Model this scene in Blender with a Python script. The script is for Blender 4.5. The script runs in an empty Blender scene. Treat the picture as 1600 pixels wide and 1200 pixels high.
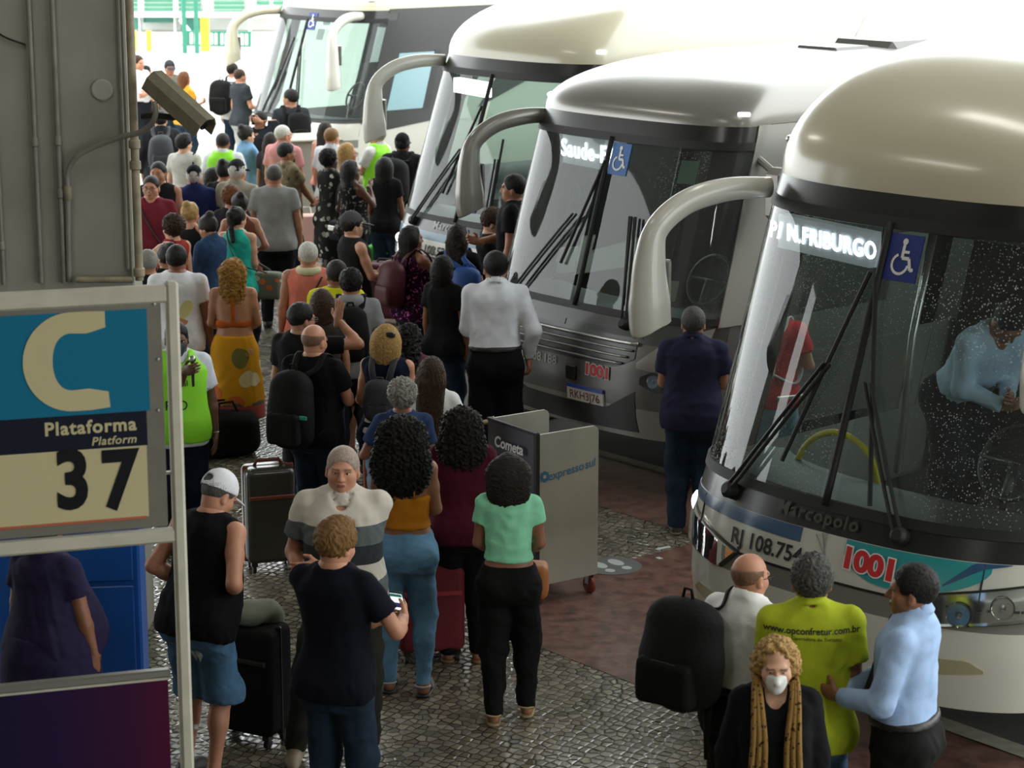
import bpy, math, random, numpy as np
from mathutils import Vector, Matrix
from mathutils.bvhtree import BVHTree
SC = bpy.context.scene
COL = SC.collection
PI = math.pi
# ---------------------------------------------------------------- camera, sky, exposure
CAM_H, PITCH, FPX = 4.8, math.radians(12.56), 3500.0
cd = bpy.data.cameras.new('camera'); cam = bpy.data.objects.new('camera', cd); COL.objects.link(cam)
cam.location = (0, 0, CAM_H); cam.rotation_euler = (PI/2 - PITCH, 0, 0)
cd.sensor_fit = 'HORIZONTAL'; cd.sensor_width = 36.0; cd.lens = FPX*36.0/1600.0
cd.clip_start = .1; cd.clip_end = 500
cd.dof.use_dof = True; cd.dof.focus_distance = 14.5; cd.dof.aperture_fstop = 4.5
SC.camera = cam
SC.view_settings.view_transform = 'Standard'; SC.view_settings.look = 'None'
SC.view_settings.gamma = 1.0; SC.view_settings.use_curve_mapping = False
SC.view_settings.exposure = 0.15
W = bpy.data.worlds.new('overcast sky'); SC.world = W; W.use_nodes = True
bg = W.node_tree.nodes['Background']; bg.inputs[0].default_value = (0.95, 1.0, 1.0, 1); bg.inputs[1].default_value = 3.7
SC.cycles.use_denoising = True
SC.cycles.max_bounces = 6; SC.cycles.diffuse_bounces = 3; SC.cycles.glossy_bounces = 3
SC.cycles.transmission_bounces = 4; SC.cycles.transparent_max_bounces = 10
SC.cycles.caustics_reflective = False; SC.cycles.caustics_refractive = False

def gp(x, y, z=0.0):
    """point of the place at height z seen at a photo pixel (1600x1200)"""
    c, s = math.cos(PITCH), math.sin(PITCH)
    r = Vector((x-800, FPX*c + (600-y)*s, -FPX*s + (600-y)*c))
    return Vector((0, 0, CAM_H)) + r*((z-CAM_H)/r.z)

# ---------------------------------------------------------------- materials
def lin(c):
    if isinstance(c, str):
        c = [int(c[i:i+2], 16)/255 for i in (0, 2, 4)]
        c = [v/12.92 if v <= .04045 else ((v+.055)/1.055)**2.4 for v in c]
    return (c[0], c[1], c[2], 1)
_M = {}
def mat(name, col, rough=.6, metal=0, bump=0, bscale=40, var=0, vscale=8, emit=0, coat=0, spec=.5, stretch=None, fn=None, detail=3):
    key = name
    if key in _M: return _M[key]
    m = bpy.data.materials.new(name); m.use_nodes = True; _M[key] = m
    nt = m.node_tree; N = nt.nodes; L = nt.links; b = N['Principled BSDF']
    b.inputs['Base Color'].default_value = lin(col); b.inputs['Roughness'].default_value = rough
    b.inputs['Metallic'].default_value = metal; b.inputs['Coat Weight'].default_value = coat
    b.inputs['Specular IOR Level'].default_value = spec; b.inputs['Coat Roughness'].default_value = .16
    if emit:
        b.inputs['Emission Color'].default_value = lin(col); b.inputs['Emission Strength'].default_value = emit
    if bump or var or fn:
        tc = N.new('ShaderNodeTexCoord'); vec = tc.outputs['Object']
        if stretch:
            mp = N.new('ShaderNodeMapping'); mp.inputs['Scale'].default_value = stretch
            L.new(vec, mp.inputs[0]); vec = mp.outputs[0]
        if var:
            n = N.new('ShaderNodeTexNoise'); n.inputs['Scale'].default_value = vscale; n.inputs['Detail'].default_value = detail
            L.new(vec, n.inputs[0])
            mx = N.new('ShaderNodeMix'); mx.data_type = 'RGBA'
            c = lin(col); mx.inputs['A'].default_value = [v*(1-var) for v in c[:3]]+[1]
            mx.inputs['B'].default_value = [min(1, v*(1+var)) for v in c[:3]]+[1]
            r = N.new('ShaderNodeMapRange'); r.inputs[1].default_value = .3; r.inputs[2].default_value = .7
            L.new(n.outputs[0], r.inputs[0]); L.new(r.outputs[0], mx.inputs['Factor']); L.new(mx.outputs['Result'], b.inputs['Base Color'])
        if bump:
            n = N.new('ShaderNodeTexNoise'); n.inputs['Scale'].default_value = bscale; n.inputs['Detail'].default_value = 4
            L.new(vec, n.inputs[0])
            bp = N.new('ShaderNodeBump'); bp.inputs['Strength'].default_value = bump; bp.inputs['Distance'].default_value = .012
            L.new(n.outputs[0], bp.inputs['Height']); L.new(bp.outputs[0], b.inputs['Normal'])
        if fn: fn(nt, N, L, b, tc)
    return m
def ramp(N, L, fac, stops, const=False):
    r = N.new('ShaderNodeValToRGB'); e = r.color_ramp.elements
    if const: r.color_ramp.interpolation = 'CONSTANT'
    while len(e) < len(stops): e.new(.5)
    for i, (p, c) in enumerate(stops): e[i].position = p; e[i].color = lin(c)
    L.new(fac, r.inputs[0]); return r.outputs[0]
def math_n(N, L, op, a, b=None):
    n = N.new('ShaderNodeMath'); n.operation = op
    for i, v in enumerate((a, b)):
        if v is None: continue
        if hasattr(v, 'links'): L.new(v, n.inputs[i])
        else: n.inputs[i].default_value = v
    return n.outputs[0]
def mixc(N, L, fac, a, b):
    mx = N.new('ShaderNodeMix'); mx.data_type = 'RGBA'; L.new(fac, mx.inputs['Factor'])
    for k, v in (('A', a), ('B', b)):
        if hasattr(v, 'links'): L.new(v, mx.inputs[k])
        else: mx.inputs[k].default_value = lin(v)
    return mx.outputs['Result']
def glass(name, tint, rough=.02, drops=0, refl=1.0, dirt=.03):
    if name in _M: return _M[name]
    m = bpy.data.materials.new(name); m.use_nodes = True; _M[name] = m
    nt = m.node_tree; N = nt.nodes; L = nt.links; N.clear()
    out = N.new('ShaderNodeOutputMaterial'); tr = N.new('ShaderNodeBsdfTransparent'); tr.inputs[0].default_value = lin(tint)
    gl = N.new('ShaderNodeBsdfGlossy'); gl.inputs['Roughness'].default_value = rough; gl.inputs[0].default_value = (refl, refl, refl, 1)
    fr = N.new('ShaderNodeFresnel'); fr.inputs[0].default_value = 1.5
    mx = N.new('ShaderNodeMixShader'); L.new(fr.outputs[0], mx.inputs[0]); L.new(tr.outputs[0], mx.inputs[1]); L.new(gl.outputs[0], mx.inputs[2])
    df = N.new('ShaderNodeBsdfDiffuse'); df.inputs[0].default_value = (.75, .8, .8, 1)
    m2 = N.new('ShaderNodeMixShader'); L.new(mx.outputs[0], m2.inputs[1]); L.new(df.outputs[0], m2.inputs[2]); m2.inputs[0].default_value = dirt
    if drops:
        tc = N.new('ShaderNodeTexCoord'); v = N.new('ShaderNodeTexVoronoi'); v.inputs['Scale'].default_value = 75
        L.new(tc.outputs['Object'], v.inputs['Vector'])
        n = N.new('ShaderNodeTexNoise'); n.inputs['Scale'].default_value = 1.3; L.new(tc.outputs['Object'], n.inputs[0])
        thr = math_n(N, L, 'MULTIPLY', math_n(N, L, 'SUBTRACT', n.outputs[0], .30), .95*drops)
        sp = math_n(N, L, 'LESS_THAN', v.outputs['Distance'], thr)
        rn = math_n(N, L, 'GREATER_THAN', v.outputs['Color'], .45)
        L.new(math_n(N, L, 'ADD', math_n(N, L, 'MULTIPLY', math_n(N, L, 'MULTIPLY', sp, rn), .42), dirt), m2.inputs[0])
    L.new(m2.outputs[0], out.inputs[0]); return m

# ---------------------------------------------------------------- mesh helpers
class MB:
    """collects vertices and faces of ONE part"""
    def __init__(s): s.v = []; s.f = []; s.mi = []
    def add(s, vs, fs, mi=0):
        o = len(s.v); s.v += [tuple(v) for v in vs]; s.f += [tuple(i+o for i in f) for f in fs]; s.mi += [mi]*len(fs); return s
    def box(s, c, d, R=None, mi=0, bev=0):
        c = Vector(c); h = Vector(d)/2
        if bev:
            b = min(bev, min(h)*.95); vs = []; 
            import itertools
            for sx, sy, sz in itertools.product((-1, 1), repeat=3):
                vs += [Vector((sx*(h.x-b), sy*(h.y-b), sz*h.z)), Vector((sx*(h.x-b), sy*h.y, sz*(h.z-b))), Vector((sx*h.x, sy*(h.y-b), sz*(h.z-b)))]
            def I(sx, sy, sz, k): return (((sx > 0)*2+(sy > 0))*2+(sz > 0))*3+k
            fs = []
            for q in (-1, 1):
                fs.append([I(a, b_, q, 0) for a, b_ in ((-1, -1), (1, -1), (1, 1), (-1, 1))][::q])
                fs.append([I(a, q, b_, 1) for a, b_ in ((-1, -1), (1, -1), (1, 1), (-1, 1))][::-q])
                fs.append([I(q, a, b_, 2) for a, b_ in ((-1, -1), (1, -1), (1, 1), (-1, 1))][::q])
            for a in (-1, 1):
                for b_ in (-1, 1):
                    fs.append((I(-1, a, b_, 0), I(1, a, b_, 0), I(1, a, b_, 1), I(-1, a, b_, 1))[::(1 if a*b_ < 0 else -1)])
                    fs.append((I(a, -1, b_, 0), I(a, 1, b_, 0), I(a, 1, b_, 2), I(a, -1, b_, 2))[::(1 if a*b_ > 0 else -1)])
                    fs.append((I(a, b_, -1, 1), I(a, b_, 1, 1), I(a, b_, 1, 2), I(a, b_, -1, 2))[::(1 if a*b_ < 0 else -1)])
                    for c_ in (-1, 1): fs.append((I(a, b_, c_, 0), I(a, b_, c_, 1), I(a, b_, c_, 2))[::(1 if a*b_*c_ < 0 else -1)])
        else:
            vs = [Vector((x*h.x, y*h.y, z*h.z)) for x in (-1, 1) for y in (-1, 1) for z in (-1, 1)]
            fs = [(0, 1, 3, 2), (4, 6, 7, 5), (0, 4, 5, 1), (2, 3, 7, 6), (0, 2, 6, 4), (1, 5, 7, 3)]
        if R is not None: vs = [R @ v for v in vs]
        return s.add([v+c for v in vs], fs, mi)
    def tube(s, pts, r, n=10, mi=0, flat=1.0, closed=False, up=None):
        pts = [Vector(p) for p in pts]; m = len(pts)
        rs = r if isinstance(r, (list, tuple)) else [r]*m
        prev = None; vs = []
        for i, p in enumerate(pts):
            if closed: t = pts[(i+1) % m]-pts[i-1]
            else: t = pts[min(i+1, m-1)]-pts[max(i-1, 0)]
            t.normalize()
            if prev is None:
                a = Vector(up) if up else (Vector((0, 0, 1)) if abs(t.z) < .9 else Vector((1, 0, 0)))
            else: a = prev
            x = (a - t*a.dot(t)).normalized(); y = t.cross(x); prev = x
            for k in range(n):
                w = 2*PI*k/n; vs.append(p + x*(math.cos(w)*rs[i]) + y*(math.sin(w)*rs[i]*flat))
        fs = []
        for i in range(m if closed else m-1):
            j = (i+1) % m
            for k in range(n): fs.append((i*n+k, i*n+(k+1) % n, j*n+(k+1) % n, j*n+k))
        if not closed: fs += [tuple(range(n))[::-1], tuple((m-1)*n+k for k in range(n))]
        return s.add(vs, fs, mi)
    def lathe(s, c, prof, axis=(0, 0, 1), n=20, mi=0):
        a = Vector(axis).normalized(); x = a.orthogonal().normalized(); y = a.cross(x); c = Vector(c); vs = []
        for r, z in prof:
            for k in range(n):
                w = 2*PI*k/n; vs.append(c+a*z+x*(r*math.cos(w))+y*(r*math.sin(w)))
        fs = [(i*n+k, i*n+(k+1) % n, (i+1)*n+(k+1) % n, (i+1)*n+k) for i in range(len(prof)-1) for k in range(n)]
        if prof[0][0] > 1e-5: fs.append(tuple(range(n))[::-1])
        if prof[-1][0] > 1e-5: fs.append(tuple((len(prof)-1)*n+k for k in range(n)))
        return s.add(vs, fs, mi)
    def prism(s, poly, o, ux, uy, th, mi=0):
        """polygon in the plane (ux,uy) at o, given thickness along -normal"""
        o = Vector(o); ux = Vector(ux); uy = Vector(uy); nn = ux.cross(uy).normalized(); n = len(poly)
        vs = [o+ux*p[0]+uy*p[1] for p in poly]; vs += [v-nn*th for v in vs]
        fs = [tuple(range(n)), tuple(range(n, 2*n))[::-1]]+[(i, n+i, n+(i+1) % n, (i+1) % n) for i in range(n)]
        return s.add(vs, fs, mi)
    def build(s, name, m, parent=None, smooth=False, **kw):
        me = bpy.data.meshes.new(name); me.from_pydata(s.v, [], s.f)
        ms = m if isinstance(m, (list, tuple)) else [m]
        for k in ms: me.materials.append(k)
        if len(ms) > 1: me.polygons.foreach_set('material_index', s.mi)
        if smooth:
            me.polygons.foreach_set('use_smooth', [True]*len(s.f))
            if smooth is not True: me.set_sharp_from_angle(angle=math.radians(smooth))
        me.update(); return link(name, me, parent, **kw)
def link(name, me, parent=None, loc=None, label=None, cat=None, group=None, kind=None, rot=None):
    o = bpy.data.objects.new(name, me); COL.objects.link(o)
    if parent: o.parent = parent
    if loc is not None: o.location = loc
    if rot is not None: o.rotation_euler = rot
    return tag(o, label, cat, group, kind)
def tag(o, label=None, cat=None, group=None, kind=None):
    if label: o['label'] = label
    if cat: o['category'] = cat
    if group: o['group'] = group
    if kind: o['kind'] = kind
    return o
def thing(name, label, cat, loc=(0, 0, 0), rz=0, group=None):
    return link(name, None, None, loc, label, cat, group, None, (0, 0, rz))
def struct(name, mb, m, **kw): return mb.build(name, m, None, kind='structure', **kw)
def bez(pts, n=24):
    """Catmull-Rom through the points"""
    P = [Vector(p) for p in pts]; P = [P[0]*2-P[1]]+P+[P[-1]*2-P[-2]]; out = []
    seg = len(P)-3
    for i in range(n+1):
        t = i/n*seg; k = min(int(t), seg-1); t -= k; a, b, c, d = P[k:k+4]
        out.append(.5*((2*b)+(c-a)*t+(2*a-5*b+4*c-d)*t*t+(3*b-a-3*c+d)*t**3))
    return out
def text_verts(txt, size, bold=0.0, shear=0.0, space=1.0, align='CENTER', xs=1.0):
    cu = bpy.data.curves.new('t', 'FONT'); cu.body = txt; cu.size = size; cu.offset = bold; cu.shear = shear
    cu.space_character = space; cu.align_x = align; cu.align_y = 'CENTER'; cu.resolution_u = 4
    o = bpy.data.objects.new('t', cu); COL.objects.link(o)
    dg = bpy.context.evaluated_depsgraph_get(); me = bpy.data.meshes.new_from_object(o.evaluated_get(dg))
    bpy.data.objects.remove(o); bpy.data.curves.remove(cu)
    vs = [(v.co.x*xs, v.co.y) for v in me.vertices]; fs = [tuple(p.vertices) for p in me.polygons]
    bpy.data.meshes.remove(me); return vs, fs
def lettering(name, txt, size, m, parent, fn, **kw):
    """flat letters laid on a surface; fn maps the letter plane to a point of that surface"""
    vs, fs = text_verts(txt, size, **kw); mb = MB(); mb.add([fn(x, y) for x, y in vs], fs)
    return mb.build(name, m, parent)
# ---------------------------------------------------------------- frame of the bus bays
PHI = math.radians(50)
AX = Vector((math.sin(PHI), math.cos(PHI), 0)); LX = Vector((-math.cos(PHI), math.sin(PHI), 0))
FA = Vector((1.74, 11.95, 0)); FC = Vector((.52, 18.0, 0)); FB = Vector((-.57, 22.6, 0)); F1 = Vector((-3.51, 34.5, 0))
def bay(F, a, l, z=0.0): return F + AX*a + LX*l + Vector((0, 0, z))
def onY(px, py, Y):
    """point of the vertical plane at distance Y seen at a photo pixel"""
    c, s = math.cos(PITCH), math.sin(PITCH)
    r = Vector((px-800, FPX*c+(600-py)*s, -FPX*s+(600-py)*c)); return Vector((0, 0, CAM_H))+r*(Y/r.y)
# ---------------------------------------------------------------- ground materials
def f_mosaic(nt, N, L, b, tc):
    n = N.new('ShaderNodeTexNoise'); n.inputs['Scale'].default_value = 2.2; L.new(tc.outputs['Object'], n.inputs[0])
    mx = N.new('ShaderNodeMix'); mx.data_type = 'VECTOR'; mx.inputs['Factor'].default_value = .012
    L.new(tc.outputs['Object'], mx.inputs['A']); L.new(n.outputs['Color'], mx.inputs['B'])
    mp = N.new('ShaderNodeMapping'); mp.inputs['Scale'].default_value = (17, 15, 1); mp.inputs['Rotation'].default_value = (0, 0, .55); L.new(mx.outputs['Result'], mp.inputs[0])
    e = N.new('ShaderNodeTexVoronoi'); e.feature = 'DISTANCE_TO_EDGE'; e.inputs['Scale'].default_value = 1; e.inputs['Randomness'].default_value = .62; e.voronoi_dimensions = '2D'
    v = N.new('ShaderNodeTexVoronoi'); v.inputs['Scale'].default_value = 1; v.inputs['Randomness'].default_value = .62; v.voronoi_dimensions = '2D'
    L.new(mp.outputs[0], e.inputs['Vector']); L.new(mp.outputs[0], v.inputs['Vector'])
    big = N.new('ShaderNodeTexNoise'); big.inputs['Scale'].default_value = 1.6; big.inputs['Detail'].default_value = 6; L.new(tc.outputs['Object'], big.inputs[0])
    sep = N.new('ShaderNodeSeparateColor'); L.new(v.outputs['Color'], sep.inputs[0])
    stone = ramp(N, L, sep.outputs[0], [(0, '655f4f'), (.45, '7f7767'), (.8, '958c79'), (1, '565045')])
    stone = mixc(N, L, ramp(N, L, big.outputs[0], [(.4, '000000'), (.62, '777777')]), stone, '474131')
    mort = ramp(N, L, e.outputs['Distance'], [(.03, '000000'), (.11, 'ffffff')])
    L.new(mixc(N, L, mort, '1b1915', stone), b.inputs['Base Color'])
    L.new(math_n(N, L, 'ADD', math_n(N, L, 'MULTIPLY', sep.outputs[1], .20), .13), b.inputs['Roughness'])
    hs = ramp(N, L, e.outputs['Distance'], [(.0, '000000'), (.22, 'ffffff')])
    hh = math_n(N, L, 'ADD', hs, math_n(N, L, 'MULTIPLY', sep.outputs[2], .5))
    bp = N.new('ShaderNodeBump'); bp.inputs['Strength'].default_value = .42; bp.inputs['Distance'].default_value = .006
    L.new(hh, bp.inputs['Height']); L.new(bp.outputs[0], b.inputs['Normal'])
M_mosaic = mat('portuguese mosaic', '777060', .3, spec=.8, fn=f_mosaic)
def f_granite(nt, N, L, b, tc):
    v = N.new('ShaderNodeTexVoronoi'); v.inputs['Scale'].default_value = 22; L.new(tc.outputs['Object'], v.inputs['Vector'])
    n = N.new('ShaderNodeTexNoise'); n.inputs['Scale'].default_value = 9; n.inputs['Detail'].default_value = 8; L.new(tc.outputs['Object'], n.inputs[0])
    sep = N.new('ShaderNodeSeparateColor'); L.new(v.outputs['Color'], sep.inputs[0])
    c1 = ramp(N, L, sep.outputs[0], [(0, '5f4138'), (.35, '7a5043'), (.6, '695a52'), (.8, '856254'), (1, '50413e')])
    c2 = ramp(N, L, n.outputs[0], [(.38, '413531'), (.5, '725044'), (.65, '816b60')])
    mx = N.new('ShaderNodeMix'); mx.data_type = 'RGBA'; mx.inputs['Factor'].default_value = .55; L.new(c1, mx.inputs['A']); L.new(c2, mx.inputs['B'])
    L.new(mx.outputs['Result'], b.inputs['Base Color'])
    bp = N.new('ShaderNodeBump'); bp.inputs['Strength'].default_value = .2; bp.inputs['Distance'].default_value = .004; L.new(n.outputs[0], bp.inputs['Height']); L.new(bp.outputs[0], b.inputs['Normal'])
M_granite = mat('red granite slabs', '7a564b', .33, fn=f_granite)
M_asph = mat('asphalt', '3c3a37', .75, var=.3, vscale=3, bump=.4, bscale=90)
M_kerb = mat('pale kerb stone', '8d8879', .6, var=.2, vscale=12)
M_out = mat('pale concrete yard', 'b8b6ae', .8, var=.1, vscale=2)
def poly(name, pts, z, m):
    mb = MB(); mb.add([(p[0], p[1], z) for p in pts], [tuple(range(len(pts)))]); return struct(name, mb, m)
poly('floor', [(-30, -8), (30, -8), (30, 36), (-30, 36)], 0, M_mosaic)
poly('trim_1', [(-60, 36), (90, 36), (90, 140), (-60, 140)], -.004, M_out)
def rect(F, a0, a1, l0, l1): return [bay(F, a0, l0), bay(F, a0, l1), bay(F, a1, l1), bay(F, a1, l0)]
def strip(name, polyg, z, m):
    pts = polyg; n = Vector(pts[1]-pts[0]).cross(pts[2]-pts[1]).z
    return poly(name, pts if n > 0 else pts[::-1], z, m)
strip('trim_2', rect(FA, -.05, 2.5, -5, 3.4), .003, M_granite)
strip('trim_3', rect(FC, -.45, 2.2, -2.0, 2.6), .003, M_granite)
strip('trim_4', rect(FB, -.4, 2.2, -1.5, 2.4), .003, M_granite)
strip('trim_5', rect(FA, .95, 30, -9, 1.75), .006, M_asph)
strip('trim_6', rect(FC, .75, 30, -2.9, 1.9), .006, M_asph)
strip('trim_7', rect(FB, .75, 30, -2.0, 1.9), .006, M_asph)
strip('trim_8', rect(F1, .75, 40, -6.0, 3.0), .006, M_asph)
strip('trim_9', rect(FA, .80, .95, -9, 1.75), .009, M_kerb)
strip('trim_10', rect(FC, .62, .75, -2.9, 1.9), .009, M_kerb)
strip('trim_11', rect(FC, 1.6, 1.68, -3.2, -1.3), .010, M_kerb)
# footprint sticker on the granite
M_stick = mat('sticker white', 'c8ccca', .5); M_stickg = mat('sticker grey', '6e716f', .5)
st = thing('floor_sticker', 'round floor sticker with two white shoe prints on red granite beside the cart', 'sticker', gp(955, 884, .004), .5)
mb = MB(); mb.lathe((0, 0, 0), [(.22, 0), (.22, .002), (0, .002)], n=40); mb.build('disc', M_stickg, st)
for s in (-1, 1):
    mb = MB()
    for cx, cy, rx, ry in ((s*.07, .05, .048, .085), (s*.07, -.1, .036, .042)):
        mb.add([(cx+rx*math.cos(t*PI/10), cy+ry*math.sin(t*PI/10), .003) for t in range(20)], [tuple(range(20))])
    mb.build('shoe_print', M_stick, st)
for px, py, r, lb in ((1036, 857, .6, 'longer white paper scrap on the granite by the nearest coach'), (1030, 873, 2.1, 'tiny white paper scrap on the granite nearer the sticker')):
    mb = MB(); mb.box((0, 0, .004), (.13 if r < 1 else .05, .035, .004), bev=.001); mb.build('paper_scrap', M_stick, None, loc=gp(px, py, .004), rot=(0, 0, r), label=lb, cat='litter')
# ---------------------------------------------------------------- unseen roof of the platform, outline shaped for shade and backlight
M_conc = mat('concrete', '8a877c', .85, var=.12, vscale=3)
mb = MB()
edge = [(-16, -14), (13, -14), (11, 4), (5.0, 13), (2.6, 22), (1.3, 27), (-16, 29)]
mb.add([(x, y, 7.4) for x, y in edge]+[(x, y, 7.9) for x, y in edge], [tuple(range(7))[::-1], tuple(range(7, 14))]+[(i, (i+1) % 7, (i+1) % 7+7, i+7) for i in range(7)])
struct('ceiling', mb, M_conc)
mb = MB(); mb.box((-12.5, 3, 3.7), (.4, 24, 7.4)); struct('wall_left', mb, M_conc)  # unseen side wall, cut short to let far light and reflections in
mb = MB(); mb.box((-1, -9, 3.7), (28, .4, 7.4)); struct('wall_light_block', mb, M_conc)  # unseen wall added behind the camera to cut the light from there
# unseen fill lights added under the slab to brighten the platform
for i, (x, y, e) in enumerate(((-2.6, 3.5, 70), (-3.2, 11.5, 40), (3.6, 5.5, 90), (1.6, 13.5, 30), (-4, 19, 40))):
    ld = bpy.data.lights.new('fill_light', 'AREA'); ld.shape = 'RECTANGLE'; ld.size = .35; ld.size_y = 2.4; ld.energy = e; ld.color = (1, .97, .9)
    lo = bpy.data.objects.new('ceiling_fill_light', ld); COL.objects.link(lo); lo.location = (x, y, 7.2); lo.rotation_euler = (0, 0, .25)
# ---------------------------------------------------------------- building and yard beyond the platform
M_wh = mat('white render', 'f0f2ee', .7); M_gl = mat('green louvre', '5d9a80', .6); M_gg = mat('green glazing', '3f8f80', .3)
M_gr = mat('green rail paint', '2f7f68', .5); M_ye = mat('yellow paint', 'e0b83c', .5); M_leaf = mat('hedge leaf', '7ea35a', .7, var=.4, vscale=5)
bd = thing('building', 'white framed building with green louvred windows beyond the bright yard', 'building', (0, 76, 0))
def bx(c0, c1, name, m, par, y=0, dy=.4):
    a = onY(c0[0], c0[1], 76+y); b_ = onY(c1[0], c1[1], 76+y); mb = MB()
    mb.box(((a.x+b_.x)/2, y, (a.z+b_.z)/2), (abs(b_.x-a.x), dy, abs(b_.z-a.z))); return mb.build(name, m, par)
bx((120, -60), (520, 84), 'wall', M_wh, bd, 1.2)
for i, (x0, x1) in enumerate(((203, 217), (222, 272), (276, 313), (331, 381), (398, 420), (424, 452))):
    w = bx((x0, -30), (x1, 19 if i < 3 else 23), 'window', M_wh, bd, .45, .3)
    mb = MB(); a = onY(x0+1, 0, 76); b_ = onY(x1-1, 0, 76); zt = onY(0, -30, 76).z; zb = onY(0, 18 if i < 3 else 22, 76).z
    k = 0
    while zb+.15*k < zt: mb.box(((a.x+b_.x)/2, .27, zb+.15*k+.06), (b_.x-a.x, .05, .11), Matrix.Rotation(.5, 3, 'X')); k += 1
    mb.build('louvre', M_gl, w)
for x0, x1, y0, y1 in ((203, 216, 26, 46), (224, 271, 26, 35), (283, 313, 28, 50)):
    w = bx((x0, y0), (x1, y1), 'window', M_gg, bd, .45, .2)
for x in (219, 274, 322, 390): bx((x-3, -40), (x+3, 84), 'pillar', M_wh, bd, .1, .5)
bx((200, 19), (440, 26), 'ledge', M_wh, bd, .05, .7)
rl = thing('yard_railing', 'thin green railing standing in front of the white building', 'railing', (0, 68, 0))
def ry(px, py, Y): p = onY(px, py, Y); return (p.x, Y-68, p.z)
mb = MB()
for yy in (49, 70): mb.tube([ry(284, yy, 68), ry(392, yy+2, 68)], .03, 6)
mb.build('rail', M_gr, rl)
for x in range(286, 392, 8):
    mb = MB(); mb.tube([ry(x, 49, 68), ry(x, 71, 68)], .022 if x % 3 else .05, 6); mb.build('baluster', M_gr, rl)
for x, y1 in ((289, 82), (308, 78)):
    p = onY(x, y1, 66); mb = MB(); mb.tube([(0, 0, 0), (0, 0, onY(x, -60, 66).z)], .07, 8)
    mb.build('green_post', M_gr, None, loc=(p.x, 66, 0), label='slim dark green post, %s of the pair before the white building' % ('left' if x < 300 else 'right'), cat='post')
for x, w in ((321, .12), (209, .09), (233, .07)):
    p = onY(x, 70, 67); mb = MB(); mb.box((0, 0, (onY(x, 27 if x > 300 else 48, 67).z)/2), (w*2, w*2, onY(x, 27 if x > 300 else 48, 67).z))
    mb.build('yellow_post', M_ye, None, loc=(p.x, 67, 0), label={321: 'tall pale yellow post by the green railing', 209: 'short yellow barrier post at the far left edge of the yard', 233: 'thin short yellow post near the second window'}[x], cat='post')
p0, p1 = onY(281, 30, 70), onY(312, 70, 70); mb = MB(); mb.tube([p0-Vector((0, 70, 0)), p1-Vector((0, 70, 0))], .06, 6)
mb.build('barrier_arm', M_wh, None, loc=(0, 70, 0), label='slanting white barrier arm in front of the green windows', cat='barrier')
# ---------------------------------------------------------------- concrete column with its pipes
YC = 14.0
M_col = mat('column paint', '929084', .7, var=.14, vscale=1.6, bump=.12, bscale=6, detail=6)
xr = onY(201, 200, YC).x
mb = MB(); mb.box((xr-1.1, YC+.16, 3.7), (2.2, .32, 7.4), bev=.012); struct('wall_column', mb, M_col)
M_pipe = mat('painted conduit', '79766b', .5, var=.18, vscale=7); M_pipe2 = mat('rusty conduit', '8a8069', .55, var=.25, vscale=12)
M_dark = mat('dark metal', '2d2b28', .5, metal=.3); M_steel = mat('steel', 'a5a5a0', .3, metal=.9)
def pipe(px0, px1, y0, y1, r, label, m=M_pipe, off=.03, joints=()):
    a, b_ = onY(px0, y0, YC-off), onY(px1, y1, YC-off); x = (a.x+b_.x)/2
    t = thing('conduit_pipe', label, 'pipe', (x, YC-off, 0))
    mb = MB(); r *= 1.28; mb.tube([(0, 0, b_.z), (0, 0, 7.4)], r, 12); mb.build('tube', m, t, smooth=40)
    for jy in joints:
        z = onY(px0, jy, YC-off).z; mb = MB(); mb.lathe((0, 0, z-.03), [(r*1.0, 0), (r*1.35, .006), (r*1.35, .05), (r, .06)], n=14); mb.build('coupling', m, t, smooth=40)
pipe(46, 63, 0, 442, .013, 'grey conduit on the column, second pipe from the left', joints=(222,))
pipe(84, 98, 0, 442, .014, 'grey conduit on the column, third pipe from the left', joints=(220, 302))
pipe(-4, 4, 200, 445, .012, 'thin conduit at the left end of the column face', joints=(384,))
pipe(188, 195, 0, 420, .010, 'thin pipe running down the right corner of the column', off=.012)
pipe(204, 216, 0, 438, .021, 'thick pipe on the column corner beside the camera bracket', m=M_pipe2, off=.05, joints=(225, 258, 425))
pipe_h = [onY(q, 437, YC-.07) for q in (120, 208)]; mb = MB(); mb.tube(pipe_h, .02, 10); mb.build('conduit_pipe', M_pipe2, None, smooth=40, label='short level conduit at the foot of the visible column face', cat='pipe')
mb = MB(); mb.tube(bez([onY(-6, 50, YC-.01), onY(12, 60, YC-.03), onY(40, 70, YC-.01)], 12), .006, 6); mb.build('loose_cable', M_dark, None, label='thin dark cable sagging at the top left of the column', cat='cable')
# curved cable conduit
t = thing('cable_conduit', 'bent grey conduit curving from the column face to the camera', 'conduit', onY(105, 440, YC-.04))
o = Vector(t.location); P = [onY(*q) - o for q in ((108, 440, YC-.04), (107, 380, YC-.04), (106, 300, YC-.04), (106, 270, YC-.045), (120, 245, YC-.06), (150, 228, YC-.08), (190, 214, YC-.12), (215, 208, YC-.16), (235, 196, YC-.2), (243, 178, YC-.22), (241, 158, YC-.22))]
mb = MB(); mb.tube(bez(P, 50), .018, 10); mb.build('tube', M_pipe, t, smooth=True)
mb = MB(); mb.lathe(P[2]-Vector((0, 0, .05)), [(.021, 0), (.027, .01), (.027, .08), (.021, .09)], n=14); mb.build('coupling', M_pipe2, t, smooth=40)
mb = MB(); q = onY(160, 140, YC-.004); mb.lathe((0, 0, 0), [(.066, 0), (.066, .01), (.058, .013), (0, .013)], axis=(0, -1, 0), n=32)
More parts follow.
